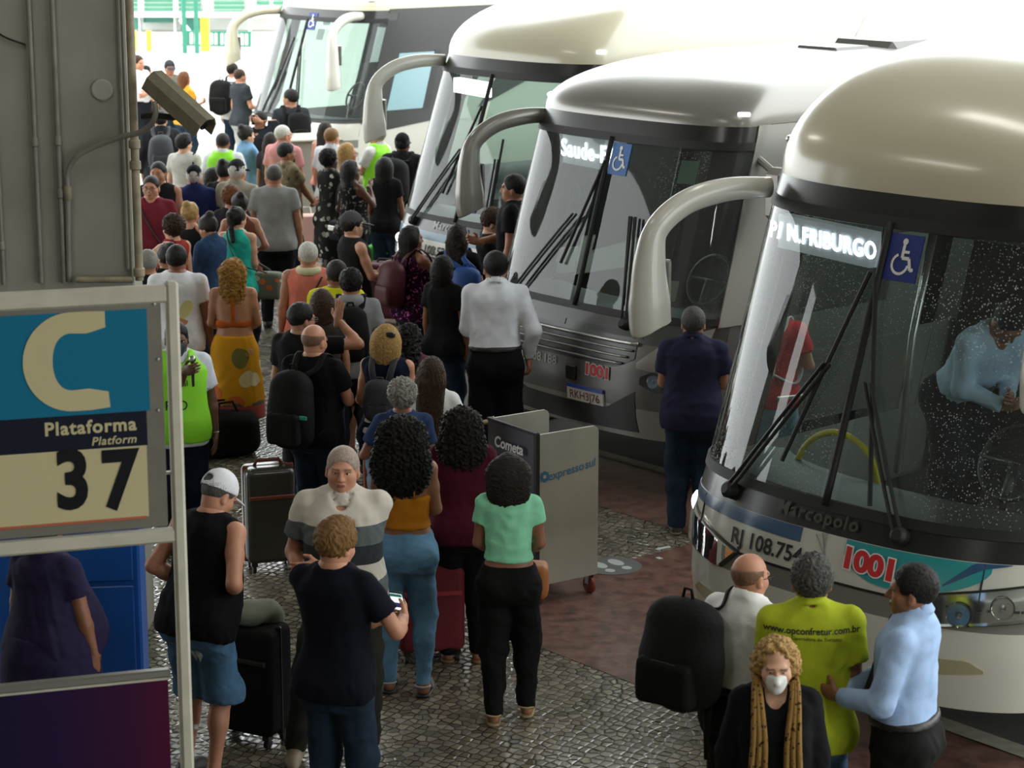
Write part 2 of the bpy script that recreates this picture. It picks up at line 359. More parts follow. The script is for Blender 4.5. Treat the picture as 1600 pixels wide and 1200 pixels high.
for k in range(3): mb.lathe((.035*math.cos(k*2.1), -.01, .035*math.sin(k*2.1)), [(.004, 0), (.004, .003), (0, .003)], axis=(0, -1, 0), n=8)
mb.build('cover_plate', mat('cover plate paint', 'a3a094', .7), None, loc=q, label='round flat cover plate screwed to the column', cat='plate')
# camera
t = thing('security_camera', 'dusty beige security camera on a bracket at the column corner', 'camera', onY(262, 180, YC-.15))
o = Vector(t.location); a = onY(243, 128, YC-.10)-o; b_ = onY(318, 196, YC-.32)-o
M_cam = mat('dusty camera housing', '716b58', .6, var=.15, vscale=20); d = (b_-a).normalized(); ln = (b_-a).length
sx = d.cross(Vector((0, 0, 1))).normalized(); sz = sx.cross(d)
R = Matrix((sx, d, sz)).transposed()
mb = MB(); mb.box((a+b_)/2, (.105, ln*.94, .09), R, bev=.025); mb.build('housing', M_cam, t)
hood = [(x*1.25, z*1.25) for x, z in [(-.062, -.045), (-.058, .02), (-.03, .056), (.03, .056), (.058, .02), (.062, -.045), (.056, -.045), (.052, .017), (.027, .05), (-.027, .05), (-.052, .017), (-.056, -.045)]]
mb = MB(); vs = [a+d*s+sx*x+sz*z for s in (-.02, ln+.03) for x, z in hood]; n = len(hood)
mb.add(vs, [(i, (i+1) % n, n+(i+1) % n, n+i) for i in range(n)]+[tuple(range(n))[::-1], tuple(range(n, 2*n))]); mb.build('sun_hood', M_cam, t)
mb = MB(); mb.lathe(b_-d*.02, [(.03, 0), (.03, .025), (.026, .027), (0, .02)], axis=d, n=20); mb.build('lens', mat('camera lens', '0c0c10', .1), t, smooth=40)
mb = MB(); mb.tube([onY(222, 182, YC-.06)-o, onY(240, 180, YC-.12)-o, onY(272, 184, YC-.18)-o], .02, 10, flat=.6); mb.tube([onY(272, 186, YC-.18)-o, (a+b_)/2-sz*.03], .016, 10)
mb.build('bracket', M_dark, t, smooth=40)
# ---------------------------------------------------------------- coaches
M_black = mat('black trim', '171716', .35, coat=.3); M_rub = mat('rubber', '121211', .6); M_blk = mat('satin black panel', '1d1d1c', .3, coat=.4)
M_int = mat('cabin lining', '4b4a46', .8); M_dash = mat('dashboard plastic', '4a4a47', .55, bump=.1, bscale=120); M_seat = mat('seat cloth', '2c3038', .85)
M_white = mat('coach white', 'c8c6bb', .3, coat=.6); M_cream = mat('coach cream', 'cfc8ae', .28, coat=.7); M_grey = mat('coach silver grey', '8d8a84', .3, metal=.35, coat=.6)
M_grey2 = mat('coach dark grey', '5e5c58', .33, metal=.3, coat=.5); M_silver = mat('satin silver', 'b5b4b0', .25, metal=.7)
M_blue = mat('coach blue', '1d4a73', .3, coat=.6); M_teal = mat('coach teal', '1f8f93', .3, coat=.6); M_red = mat('logo red', 'c0282c', .4); M_lw = mat('logo white', 'ececea', .4)
M_ink = mat('black lettering', '141516', .5); M_led = mat('led white', 'f2f6ff', .5, emit=5); M_ledp = mat('led panel', '8a9094', .5, emit=.45); M_ledb = mat('led panel bright', 'e8eef2', .5, emit=5)
M_chrome = mat('lamp chrome', 'c9cccc', .12, metal=.95); M_lampb = mat('lamp bowl', '70726f', .3, metal=.6); M_amber = mat('amber lens', 'd9761c', .3, emit=.6); M_fog = mat('fog lens', 'a39c7a', .2, coat=.8)
M_bsign = mat('sign blue', '1b2f7d', .5); M_bsign2 = mat('sign bright blue', '2468b0', .5); M_green = mat('sticker green', '9fd6bd', .6); M_rail = mat('yellow handrail', 'd3c52c', .4); M_cloth = mat('white cover cloth', 'dcdcd8', .8)
G_wind = glass('windscreen glass', (.74, .82, .79), drops=1.0); G_wind2 = glass('windscreen glass dry', (.6, .7, .66), drops=.55, dirt=.05, refl=.8); G_side = glass('side glass', (.30, .35, .36), refl=1.0); G_lens = glass('lamp lens', (.92, .94, .94))
class Bus:
    def __init__(s, name, label, F, zw=(1.45, 2.95), c=.58, n=2.5, hd=.68, dl=1.9, rake=.48, L=13.2, w=1.3, turn=0):
        s.c, s.n, s.hd, s.dl, s.L, s.w = c, n, hd, dl, L, w; s.z0, s.z1 = zw; s.zt = zw[1]+.15
        s.kz = [.30, .5, .8, 1.12, 1.28, zw[0], zw[1], s.zt]; s.kx = [.02, .10, .13, .11, .07, 0, -rake, -rake-.05]
        s.ky = [.93, .985, 1, 1, 1, .995, .965, .955]
        s.root = thing(name, label, 'bus', F, math.atan2(-AX.y, -AX.x)+math.radians(turn))
    def S(s, u, zz):
        a = abs(u); sg = -1 if u < 0 else 1
        if a <= 1:
            p = a*PI/2; y = s.w*math.sin(p)**(2/s.n); xo = -s.c+s.c*max(0, math.cos(p))**(2/s.n); k = 1
        else: y = s.w; xo = -s.c-(a-1)*(s.L-s.c); k = 2-a
        if zz <= s.zt:
            z = zz if zz > s.z0 else s.z0-(s.z0-zz)*.86; wy = float(np.interp(z, s.kz, s.ky)); xf = float(np.interp(z, s.kz, s.kx))
        else:
            q = min(1, zz-s.zt)*PI/2; z = s.zt+s.hd*math.sin(q)**.95; wy = s.ky[-1]*max(0, math.cos(q))**.5; xf = s.kx[-1]-s.dl*(1-math.cos(q))
            if a <= 1: xo *= .6+.4*math.cos(q)
            else: xo = -s.c*(.6+.4*math.cos(q))-(a-1)*(s.L-s.c*(.6+.4*math.cos(q)))
        return Vector((xf*k+xo, sg*y*wy, z))
    def N(s, u, zz):
        e = .004; a = s.S(u+e, zz)-s.S(u-e, zz); b = s.S(u, zz+e)-s.S(u, zz-e); v = a.cross(b); return v.normalized() if v.length > 1e-9 else Vector((0, 0, 1))
    def U(s, y, z):
        wy = float(np.interp(z, s.kz, s.ky)); return math.copysign(math.asin(min(1, (abs(y)/(s.w*wy))**(s.n/2)))*2/PI, y)
    def P(s, y, z, off=0.0):
        u = s.U(y, z); return s.S(u, z)+s.N(u, z)*off
    def patch(s, name, u0, u1, z0, z1, m, parent=None, off=0.0, nu=24, nv=8, ymode=False, rim=True, mb=None):
        f0 = z0 if callable(z0) else (lambda t: z0); f1 = z1 if callable(z1) else (lambda t: z1)
        own = mb is None; mb = mb or MB(); vs = []; bs = []
        for i in range(nu+1):
            t = u0+(u1-u0)*i/nu
            for j in range(nv+1):
                z = f0(t)+(f1(t)-f0(t))*j/nv; u = s.U(t, min(z, s.zt)) if ymode else t
                p = s.S(u, z); n = s.N(u, z); vs.append(p+n*off); bs.append(p-n*.004)
        q = nv+1; fs = [(i*q+j, (i+1)*q+j, (i+1)*q+j+1, i*q+j+1) for i in range(nu) for j in range(nv)]
        if rim and off > .003:
            m0 = len(vs); rg = [i*q for i in range(nu+1)]+[nu*q+j for j in range(1, q)]+[i*q+nv for i in range(nu-1, -1, -1)]+[j for j in range(nv-1, 0, -1)]
            vs += [bs[i] for i in rg]; k = len(rg)
            fs += [(rg[i], m0+i, m0+(i+1) % k, rg[(i+1) % k]) for i in range(k)]
        mb.add(vs, fs)
        return mb.build(name, m, parent or s.root, smooth=50) if own else mb
    def text(s, name, txt, y, z, size, m, off=.007, parent=None, slope=0.0, **kw):
        return lettering(name, txt, size, m, parent or s.root, lambda a, b: s.P(y+a, z+b+slope*a, off), **kw)
    def shell(s, roofm, sidem, side_glass=True):
        s.patch('roof', -2, 2, s.zt, s.zt+1, roofm, nu=140, nv=18)
        s.patch('top_band', -1.05, 1.05, s.z1, s.zt, M_blk, nu=60, nv=2)
        s.patch('windscreen_gasket', -1.0, 1.0, s.z1-.035, s.z1+.03, M_rub, off=.012, nu=60, nv=2)
        s.patch('windscreen_gasket', -1.0, 1.0, s.z0-.03, s.z0+.03, M_rub, off=.012, nu=60, nv=2)
        # cabin: everything behind the glass
        mb = MB()
        for sg in (-1, 1):
            s.patch('', sg*1.16, sg*2, .9, s.zt, None, off=-.05, nu=14, nv=4, rim=False, mb=mb)
        s.patch('', -2, 2, s.zt, s.zt+.97, None, off=-.05, nu=80, nv=8, rim=False, mb=mb); mb.build('cabin_lining', M_int, s.root, smooth=True)
        mb = MB(); mb.box((-6.9, 0, .95), (12, 2.36, .06)); mb.build('cabin_floor', M_int, s.root)
        mb = MB(); pr = [(-.12, .9), (-.10, 1.30), (-.2, 1.42), (-.45, 1.46), (-.72, 1.40), (-.85, 1.20), (-.85, .9)]; nn = 16; vs = []
        for i in range(nn+1):
            y = -1.12+2.24*i/nn; sh = s.S(s.U(y, 1.4), 1.4).x
            vs += [(x+sh-.02, y, z+(s.z0-1.45)) for x, z in pr]
        q = len(pr); mb.add(vs, [(i*q+j, i*q+j+1, (i+1)*q+j+1, (i+1)*q+j) for i in range(nn) for j in range(q-1)]); mb.build('dashboard', M_dash, s.root, smooth=30)
        mb = MB(); mb.box((-2.6, .55, 1.62), (.08, 1.2, 1.3), bev=.03); mb.box((-2.75, -.1, 2.75), (.06, 2.3, .45)); mb.build('cabin_partition', mat('partition', '232422', .5), s.root)
        st = None
        mb = MB(); mb.box((-1.55, .55, 1.42), (.5, .5, .14), bev=.05); mb.box((-1.82, .55, 1.78), (.14, .5, .7), Matrix.Rotation(-.15, 3, 'Y'), bev=.06)
        mb.box((-1.5, .55, 1.16), (.3, .3, .4)); s.seat = mb.build('driver_seat', M_seat, s.root)
        mb = MB(); mb.box((-1.86, .55, 2.16), (.1, .3, .24), bev=.04); mb.build('headrest', M_cloth, s.seat)
        for k in range(2):
            for y in (-.85, -.4, .4, .85):
                mb = MB(); mb.box((-3.6-k*.95, y, 1.42), (.45, .42, .12), bev=.04); mb.box((-3.85-k*.95, y, 1.8), (.12, .42, .75), Matrix.Rotation(-.2, 3, 'Y'), bev=.05); mb.build('passenger_seat', M_seat, s.root)
        mb = MB(); R = Matrix.Rotation(-.5, 3, 'Y'); mb.tube([Vector((-.98, .55, 1.62))+R @ Vector((0, .22*math.cos(t*PI/14), .22*math.sin(t*PI/14))) for t in range(28)], .016, 8, closed=True)
        mb.tube([(-.98, .55, 1.62), (-.86, .55, 1.34)], .03, 8); mb.tube([Vector((-.98, .55, 1.62))+R @ Vector((0, .21, 0)), Vector((-.98, .55, 1.62))-R @ Vector((0, .21, 0))], .014, 6)
        mb.build('steering_wheel', M_black, s.root, smooth=True)
        mb = MB(); mb.add([(-s.L, -1.24, .4), (-s.L, 1.24, .4), (-s.L, 1.24, s.zt), (-s.L, -1.24, s.zt)], [(0, 3, 2, 1)]); mb.build('rear_panel', sidem, s.root)
        # underside and wheels
        mb = MB(); mb.box((-s.L/2-.3, 0, .5), (s.L-1.0, 2.3, .06)); mb.build('underbody', M_black, s.root)
        for x in (-2.7, -8.9):
            for sg in (-1, 1):
                mb = MB(); mb.lathe((x, sg*1.02, .52), [(.2, -.13), (.48, -.14), (.52, -.1), (.52, .1), (.48, .14), (.3, .14), (.28, .08), (0, .06)], axis=(0, sg, 0), n=28); w = mb.build('wheel', M_rub, s.root, smooth=40)
                mb = MB(); mb.lathe((x, sg*1.02, .52), [(.28, .085), (.2, .1), (.12, .13), (0, .14)], axis=(0, sg, 0), n=20); mb.build('hub', M_silver, w, smooth=40)
        # wind screen and its divider
        for a, b in ((-1.0, -.012), (.012, 1.0)): s.patch('windscreen', a, b, s.z0, s.z1, s.gl, nu=26, nv=10)
        mb = MB(); mb.tube([s.S(0, s.z0+(s.z1-s.z0)*i/10)+Vector((.012, 0, 0)) for i in range(11)], .022, 8); mb.build('centre_bar', M_rub, s.root, smooth=True)
        for sg in (-1, 1):
            s.patch('front_pillar', sg*1.0, sg*1.015, s.z0-.05, s.z1, M_blk, off=.006, nu=2, nv=10)
    def side(s, sidem, low=.34, glass_z=(1.95, 0), swoop=None):
        for sg in (-1, 1):
            s.patch('side_panel', sg*1.0, sg*2, low, s.z0-.05, sidem, nu=50, nv=4)
            s.patch('door_glass' if sg < 0 else 'driver_window', sg*1.015, sg*1.13, s.z0-.05, s.z1, G_wind2 if sg < 0 else G_side, nu=6, nv=8)
            s.patch('side_band', sg*1.13, sg*2, s.z0-.05, glass_z[0], sidem, nu=40, nv=3)
            s.patch('side_window', sg*1.13, sg*2, glass_z[0], s.zt-.02, G_side, nu=40, nv=6)
            s.patch('window_line', sg*1.0, sg*2, s.zt-.04, s.zt+.015, M_blk, off=.008, nu=50, nv=1)
            s.patch('window_pillar', sg*1.13, sg*1.145, s.z0-.05, s.zt, M_blk, off=.008, nu=2, nv=4)
        if swoop:
            s.patch('dark_side_swoop', 1.015, 1.42, lambda u: np.interp(u, [1.0, 1.16, 1.3, 1.42], [s.z0-.25, s.z0, s.z0+.7, s.zt-.05]), lambda u: s.zt-.04, M_blk, off=.006, nu=30, nv=8)
            s.patch('white_side_flash', 0, 1, 0, 1, swoop, off=.012) if False else None
    def wiper(s, y0, y1, z1, b0, b1):
        t = link('wiper', None, s.root); zb = s.z0-.08
        mb = MB(); mb.lathe(s.P(y0, zb, .0), [(.05, 0), (.05, .05), (.03, .07), (0, .07)], axis=s.N(s.U(y0, zb), zb), n=14)
        for d in (-.022, .022): mb.tube([s.P(y0+d+(y1-y0)*i/8, zb+(z1-zb)*i/8, .05) for i in range(9)], .011, 6)
        mb.build('arm', M_rub, t, smooth=40)
        mb = MB(); mb.tube([s.P(b0[0]+(b1[0]-b0[0])*i/8, b0[1]+(b1[1]-b0[1])*i/8, .03) for i in range(9)], .014, 6); mb.build('blade', M_rub, t, smooth=40)
    def mirror(s, sg, m, big=1.0):
        z = s.zt; pts = [(-.72, 1.08, z-.08), (-.45, 1.18, z-.08), (-.2, 1.27, z-.14), (-.02, 1.33, z-.28), (.02, 1.35, z-.46), (.02, 1.35, z-.68*big), (.01, 1.35, z-.84*big), (0, 1.345, z-.88*big)]
        P = bez([(x, sg*y, zz) for x, y, zz in pts], 40); rr = [.062+.012*min(1, i/8)+.055*max(0, min(1, (i-18)/12)) for i in range(41)]; rr[-1] *= .55; rr[-2] *= .85
        mb = MB(); mb.tube(P, rr, 16, flat=.8, up=(0, 0, 1)); a = mb.build('mirror', m, s.root, smooth=True)
        e = s.zt-.62; mb = MB(); mb.box((-.085, sg*1.35, e), (.02, .15, .3), bev=.009); mb.build('mirror_glass', M_chrome, a)
    def pictogram(s, y, z, sz, m, off=.012):
        u = s; k = sz/2; t = s.patch('access_sign', y-k*.85, y+k*.85, z-k, z+k, m, ymode=True, off=.008, nu=4, nv=4)
        mb = MB(); f = lambda a, b: s.P(y+a*k, z+b*k, off)
        def disc(cx, cy, r, n=16): mb.add([f(cx+r*math.cos(i*2*PI/n), cy+r*math.sin(i*2*PI/n)) for i in range(n)], [tuple(range(n))])
        def line(pts, w):
            for (ax, ay), (bx_, by) in zip(pts, pts[1:]):
                l = math.hypot(bx_-ax, by-ay); dx, dy = (by-ay)/l*w, -(bx_-ax)/l*w
                mb.add([f(ax+dx, ay+dy), f(bx_+dx, by+dy), f(bx_-dx, by-dy), f(ax-dx, ay-dy)], [(0, 1, 2, 3)])
        disc(-.02, .68, .14); line([(-.03, .55), (-.03, -.02), (.34, -.02), (.5, -.5), (.66, -.46)], .075); line([(-.03, .25), (.3, .25)], .06)
        arc = [(-.08+.42*math.cos(t), -.28+.42*math.sin(t)) for t in [2.0+i*.28 for i in range(16)]]; line(arc, .06)
        mb.build('wheelchair_symbol', M_lw, t)
    def display(s, txt, y, z, size, panel, w=.8, h=.22):
        mb = MB(); x = s.S(s.U(y, z), z).x-.16
        R = Matrix.Rotation(math.atan2(y*.45, 1.2), 3, 'Z'); o = Vector((x, y, z))
        mb.box(o-R @ Vector((.05, 0, 0)), (.08, w, h), R); t = mb.build('destination_display', panel, s.root)
        if txt: lettering('led_lettering', txt, size, M_led, t, lambda a, b: o+R @ Vector((.0, a, b)), bold=.004, space=1.1)
    def led(s, u, zz, m=M_led, ln=.1):
        mb = MB(); p = s.S(u, zz); n = s.N(u, zz); du = (s.S(u+.01, zz)-s.S(u-.01, zz)).normalized(); up = n.cross(du)
        R = Matrix((n, du, up)).transposed(); mb.box(p, (.03, ln, .035), R, bev=.01); mb.build('marker_lamp', m, s.root)
    def headlight(s, y0, y1, zl, zh, reflectors, base=M_lampb):
        h = s.patch('headlight', y0, y1, zl, zh, base, ymode=True, off=.004, nu=14, nv=4)
        for y, z, r in reflectors:
            p = s.P(y, z, .006); n = s.N(s.U(y, z), z); mb = MB(); mb.lathe(p, [(r, .012), (r*.95, .02), (r*.8, .006), (r*.5, .0), (r*.3, .012), (0, .022)], axis=n, n=24); mb.build('reflector', M_chrome, h, smooth=60)
        s.patch('lens', y0, y1, zl, zh, G_lens, h, ymode=True, off=.034, nu=14, nv=4)
    def logo1001(s, y, z, size, tilt=-.06, off=.012):
        kw = dict(space=.95, xs=1.08)
        a = s.text('company_logo_outline', '1001', y, z, size, M_lw, off=off, slope=tilt, bold=size*.095, **kw)
        s.text('company_logo', '1001', y, z, size, M_red, off=off+.003, slope=tilt, bold=size*.05, parent=a, **kw)
def lower_white_front(b):
    """white and teal front: bumper, grey band, white band, stripes"""
    b.patch('bumper', -1, 1, .34, .86, M_white, nu=50, nv=8)
    b.patch('grey_band', -1, 1, .86, 1.0, mat('front band grey', '77756e', .35, coat=.4), nu=50, nv=3)
    b.patch('seam_line', -.78, .78, .995, 1.012, M_black, off=.004, nu=40, nv=1)
    b.patch('front_panel', -1, 1, 1.0, 1.29, M_white, nu=50, nv=4)
    b.patch('black_panel', -1, 1, 1.29, b.z0, M_blk, nu=50, nv=4)
# ---- nearest coach, white and teal
A = Bus('coach', 'nearest white coach with teal patch and red logo at the right edge', FA, zw=(1.45, 2.98), hd=.86, dl=2.1, rake=.5, c=.72, turn=3); A.gl = G_wind
A.shell(M_cream, M_white); A.side(M_white); lower_white_front(A)
A.patch('blue_stripe', -.97, -.03, lambda u: 1.195+.03*(-u), lambda u: 1.288, M_blue, off=.005, nu=26, nv=2)
A.patch('teal_patch', .20, 1.02, lambda y: 1.285-.235*math.sqrt(max(0, 1-((y-.50)/(.32 if y < .50 else .53))**2))**(.9), lambda y: 1.286, M_teal, ymode=True, off=.005, nu=40, nv=4)
A.patch('navy_edge', .80, 1.10, lambda y: np.interp(y, [.8, .98, 1.1], [1.12, 1.25, 1.283]), lambda y: np.interp(y, [.8, .94, 1.1], [1.135, 1.286, 1.287]), M_blue, ymode=True, off=.007, nu=12, nv=2)
A.text('fleet_number', 'RJ 108.754', -.36, 1.105, .142, M_ink, bold=.003, xs=.92)
A.logo1001(.37, 1.165, .175)
A.text('raised_lettering', 'Marcopolo', -.03, 1.372, .115, mat('raised black lettering', '454540', .25, coat=.6), off=.02, bold=.003, space=1.15)
for k, (y1, z1) in enumerate(((-.13, 1.27), (-.09, 1.285), (-.06, 1.29))):
    mb = MB(); p, q = A.P(.15-k*.04, 1.03+k*.03, .005), A.P(y1+.12, z1, .005); mb.tube([p, q], .004, 4); mb.build('grey_ray', mat('ray grey', '8e8e8a', .5), A.root)
for sg in (-1, 1):
    A.patch('headlight_rim', sg*.56, sg*1.26, lambda y: np.interp(abs(y), [.56, .72, 1.25], [1.0, .85, .945]), lambda y: np.interp(abs(y), [.56, .8, 1.25], [1.02, 1.085, 1.19]), M_black, ymode=True, off=.003, nu=14, nv=3, rim=False)
    A.headlight(sg*.58, sg*1.255, lambda y: np.interp(abs(y), [.58, .73, 1.25], [1.005, .865, .96]), lambda y: np.interp(abs(y), [.58, .8, 1.25], [1.01, 1.07, 1.175]), [(sg*.75, .955, .045), (sg*.90, .965, .07), (sg*1.09, 1.03, .065)], base=M_chrome)
    A.patch('fog_lamp', sg*.78, sg*1.02, lambda y: np.interp(abs(y), [.78, 1.02], [.56, .60]), lambda y: np.interp(abs(y), [.78, .95, 1.02], [.665, .675, .62]), M_fog, ymode=True, off=.006, nu=8, nv=3)
    mb = MB(); mb.tube([A.P(sg*.985, z, .003) for z in (1.04, 1.15, 1.28)], .006, 5); mb.build('panel_gap', M_black, A.root)
A.wiper(-.72, -.18, 2.18, (-.36, 1.62), (-.05, 2.7)); A.wiper(.52, .12, 2.12, (.30, 1.5), (.0, 2.66))
A.mirror(-1, M_white); A.mirror(1, M_white)
A.display('P/ N.FRIBURGO', -.62, 2.79, .135, M_ledp, w=.86, h=.2); A.pictogram(.13, 2.80, .25, M_bsign); A.led(-.72, A.zt+.13, M_chrome); A.led(.72, A.zt+.13, M_chrome)
mb = MB(); mb.tube(bez([(-.78, -.92, 1.2), (-.8, -.82, 1.5), (-.82, -.6, 1.62), (-.84, -.36, 1.52), (-.85, -.25, 1.2)], 24), .02, 8); mb.build('handrail', M_rail, A.root, smooth=True)
mb = MB(); mb.tube([(-.9, .0, 2.95), (-.75, -.02, 2.3), (-.7, -.05, 1.5)], .025, 8); mb.build('cabin_post', M_silver, A.root, smooth=True)
lettering('partition_lettering', 'Paradiso', .13, M_lw, A.root, lambda a, b: Vector((-2.545, .35+a, 2.12+b)), shear=.2)
mb = MB(); mb.box((-3.6, .1, A.zt+A.hd+.02), (1.1, .9, .1), bev=.04); mb.build('roof_hatch', M_grey2, A.root)
# ---- grey coach
Cb = Bus('coach', 'silver grey coach with slatted grille and licence plate, behind the white cart', FC, zw=(1.45, 2.80), hd=.47, dl=2.0, rake=.40, c=.5, n=2.9); Cb.gl = G_wind2
Cb.shell(M_grey, M_grey); Cb.side(M_grey2)
Cb.patch('bumper', -1, 1, .34, .62, M_grey, nu=50, nv=4); Cb.patch('front_panel', -1, 1, .62, 1.22, M_grey2, nu=50, nv=6); Cb.patch('black_panel', -1, 1, 1.22, 1.45, mat('dark grey cowl', '34332f', .4, coat=.3), nu=50, nv=4)
for sg in (-1, 1):
    Cb.patch('corner_panel', sg*.80, sg*1.28, lambda y: np.interp(abs(y), [.8, 1.0, 1.28], [1.0, .98, .98]), lambda y: np.interp(abs(y), [.8, 1.0, 1.28], [1.05, 1.24, 1.40]), M_grey, ymode=True, off=.006, nu=12, nv=4)
    Cb.headlight(sg*.86, sg*1.22, lambda y: np.interp(abs(y), [.86, 1.0, 1.22], [.86, .80, .86]), lambda y: np.interp(abs(y), [.86, 1.0, 1.22], [.93, 1.01, 1.02]), [(sg*.97, .90, .055), (sg*1.1, .92, .05)], base=M_black)
    Cb.patch('pillar_cover', sg*.90, sg*1.03, 1.40, Cb.zt+.01, M_silver, off=.014, nu=8, nv=16)
Cb.patch('lower_grille', -.80, .80, lambda y: .37+.03*abs(y), lambda y: np.interp(abs(y), [0, .5, .8], [.57, .58, .78]), M_black, ymode=True, off=.006, nu=30, nv=3)
gr = Cb.patch('grille', -.78, .78, lambda y: np.interp(abs(y), [0, .6, .78], [.98, .98, 1.08]), 1.22, M_black, ymode=True, off=.006, nu=30, nv=4)
for k in range(4):
    z = 1.215-.064*k; w_ = .80-.045*k
    mb = MB(); mb.tube([Cb.P(-w_+2*w_*i/24, z, .022) for i in range(25)], .017 if k == 0 else .010, 6, flat=.8); mb.build('slat', M_silver if k == 0 else M_grey, gr, smooth=True)
for a, b in ((-.82, -.06), (.06, .82)):
    Cb.patch('air_intake', a, b, 1.27, 1.32, M_black, ymode=True, off=.005, nu=10, nv=1)
Cb.text('fleet_number', 'RJ 108.188', -.34, .91, .12, mat('pale lettering', 'c9c9c4', .4), bold=.001, xs=.95); Cb.logo1001(.40, .90, .145, tilt=-.03)
mb = MB(); mb.box(Cb.P(.10, .84, .012), (.03, .12, .12), bev=.008); mb.build('emblem', M_black, Cb.root)
pl = Cb.patch('licence_plate', .06, .48, .585, .735, mat('plate white', 'd8d6cc', .4), ymode=True, off=.016, nu=4, nv=2); Cb.patch('plate_blue_strip', .06, .48, .70, .735, mat('plate blue', '1f3fa0', .4), pl, ymode=True, off=.019, nu=4, nv=1)
Cb.text('plate_lettering', 'RKH3J76', .27, .640, .11, mat('plate lettering', '6b2a22', .5), off=.021, parent=pl, bold=.001, xs=.86)
Cb.wiper(-.85, -.2, 2.15, (-.26, 1.75), (.0, 2.6)); Cb.wiper(.62, .48, 2.2, (.56, 1.52), (.42, 2.2))
Cb.mirror(-1, M_grey); mb = MB(); mb.box((-.75, 1.52, 2.45), (.16, .22, .42), bev=.05); mb.tube([(-.75, 1.5, 2.6), (-.8, 1.25, 2.7)], .03, 8); mb.build('mirror', M_grey, Cb.root); Cb.display('Saude-FRI', -.42, 2.62, .2, M_ledp, w=.85, h=.25); Cb.pictogram(.14, 2.63, .25, M_bsign2)
Cb.led(.74, Cb.zt+.12); Cb.led(-.74, Cb.zt+.12); Cb.patch('green_sticker', .78, .94, 2.5, 2.68, M_green, ymode=True, off=-.012, nu=2, nv=2); Cb.patch('pale_sticker', .80, 1.0, 1.6, 1.76, M_cloth, ymode=True, off=-.012, nu=2, nv=2)
mb = MB(); mb.box((-3.9, .2, Cb.zt+Cb.hd-.02), (1.5, .75, .14), bev=.06); mb.box((-2.8, .2, Cb.zt+Cb.hd-.03), (.5, .5, .1), bev=.04); mb.build('roof_vent', M_grey2, Cb.root)
# ---- white coach further back
B = Bus('coach', 'white coach with cream roof and teal stripe, behind the grey coach', FB, zw=(1.45, 2.92), hd=.70, dl=2.0, rake=.5); B.gl = G_wind2
B.shell(M_cream, M_white); B.side(M_white, swoop=M_white); lower_white_front(B)
B.patch('blue_stripe', -.97, .75, lambda u: 1.195+.03*abs(u), lambda u: 1.288, mat('coach steel blue', '3d6d8c', .3, coat=.5), off=.005, nu=40, nv=2)
B.text('fleet_number', 'RJ 108.526', -.28, 1.08, .15, M_ink, bold=.003, xs=.92); B.text('raised_lettering', 'Marcopolo', -.05, 1.372, .12, mat('raised black lettering', '2f2f2d', .25), off=.012, bold=.003, space=1.1)
for sg in (-1, 1): B.headlight(sg*.66, sg*1.255, lambda y: np.interp(abs(y), [.66, .8, 1.25], [1.0, .895, .985]), lambda y: np.interp(abs(y), [.66, .8, 1.25], [1.003, 1.035, 1.13]), [(sg*.80, .965, .04), (sg*.93, .975, .055), (sg*1.09, 1.02, .05)])
B.patch('turn_signal', -.97, -.90, 1.02, 1.14, M_amber, off=.012, nu=4, nv=2)
B.wiper(-.72, -.15, 2.15, (-.30, 1.7), (-.02, 2.6)); B.wiper(.5, .42, 2.1, (.5, 1.55), (.42, 2.3)); B.mirror(-1, M_white)
B.display('', -.58, 2.74, .15, M_ledb, w=.72, h=.15); B.pictogram(.16, 1.68, .24, M_bsign); B.led(.78, B.zt+.1); B.patch('green_sticker', .80, .96, 2.6, 2.75, M_green, ymode=True, off=-.012, nu=2, nv=2)
mb = MB(); mb.box((-3.4, 0, B.zt+B.hd+.06), (2.2, 1.2, .16), bev=.07); mb.build('roof_vent', M_cream, B.root)
# ---- far coach at the top of the picture
D = Bus('coach', 'farthest white coach in the bright light with dark glazed side', F1, zw=(1.32, 2.80), hd=.70, dl=2.0, rake=.5); D.gl = G_wind2
D.shell(M_cream, M_white); D.side(M_white, swoop=M_white); lower_white_front(D)
D.wiper(-.6, -.3, 2.0, (-.4, 1.7), (-.2, 2.5)); D.wiper(.4, .1, 2.2, (.3, 1.6), (.0, 2.5)); D.mirror(-1, M_cream); D.mirror(1, M_white, big=1.25); D.pictogram(.12, 2.76, .25, M_bsign); D.led(.72, D.zt+.12, M_silver)
for y, z in ((.38, 2.72), (.3, 2.5)): D.patch('pale_sticker', y, y+.16, z, z+.16, M_cloth, ymode=True, off=-.012, nu=2, nv=2)
D.patch('driver_pane', 1.03, 1.085, 1.45, 2.3, mat('pale blue pane', '86aab2', .15, coat=.6), off=.012, nu=6, nv=6); D.patch('pane_frame', 1.085, 1.095, 1.43, 2.32, M_black, off=.016, nu=2, nv=6)
for k in range(2):
    mb = MB(); vs = []
    for bus, ua, ub in ((D, 1.135, 1.165),) if k == 0 else ((B, 1.20, 1.235),):
        for i in range(13):
            z = bus.z0-.1+(bus.zt+.55-bus.z0)*i/12
            for du in (0, ub-ua): uu = ua+du+.10*(i/12); vs.append(bus.S(uu, z)+bus.N(uu, z)*.014)
        mb.add(vs, [(2*i, 2*i+1, 2*i+3, 2*i+2) for i in range(12)]); mb.build('white_side_flash', M_white, bus.root, smooth=True)
for b in (B, Cb, D):
    mb = MB(); mb.box((-2.9, -.45, 2.05), (.4, .5, 1.5), bev=.05); mb.build('cabin_cupboard', M_int, b.root)
mb = MB(); q_ = gp(800, 268, 2.28); q_ = Cb.root.matrix_basis.inverted() @ Vector((q_.x, q_.y, 0)); mb.box((q_.x, q_.y, .225), (.7, .6, .45), bev=.02); mb.build('door_step', M_grey2, Cb.root)
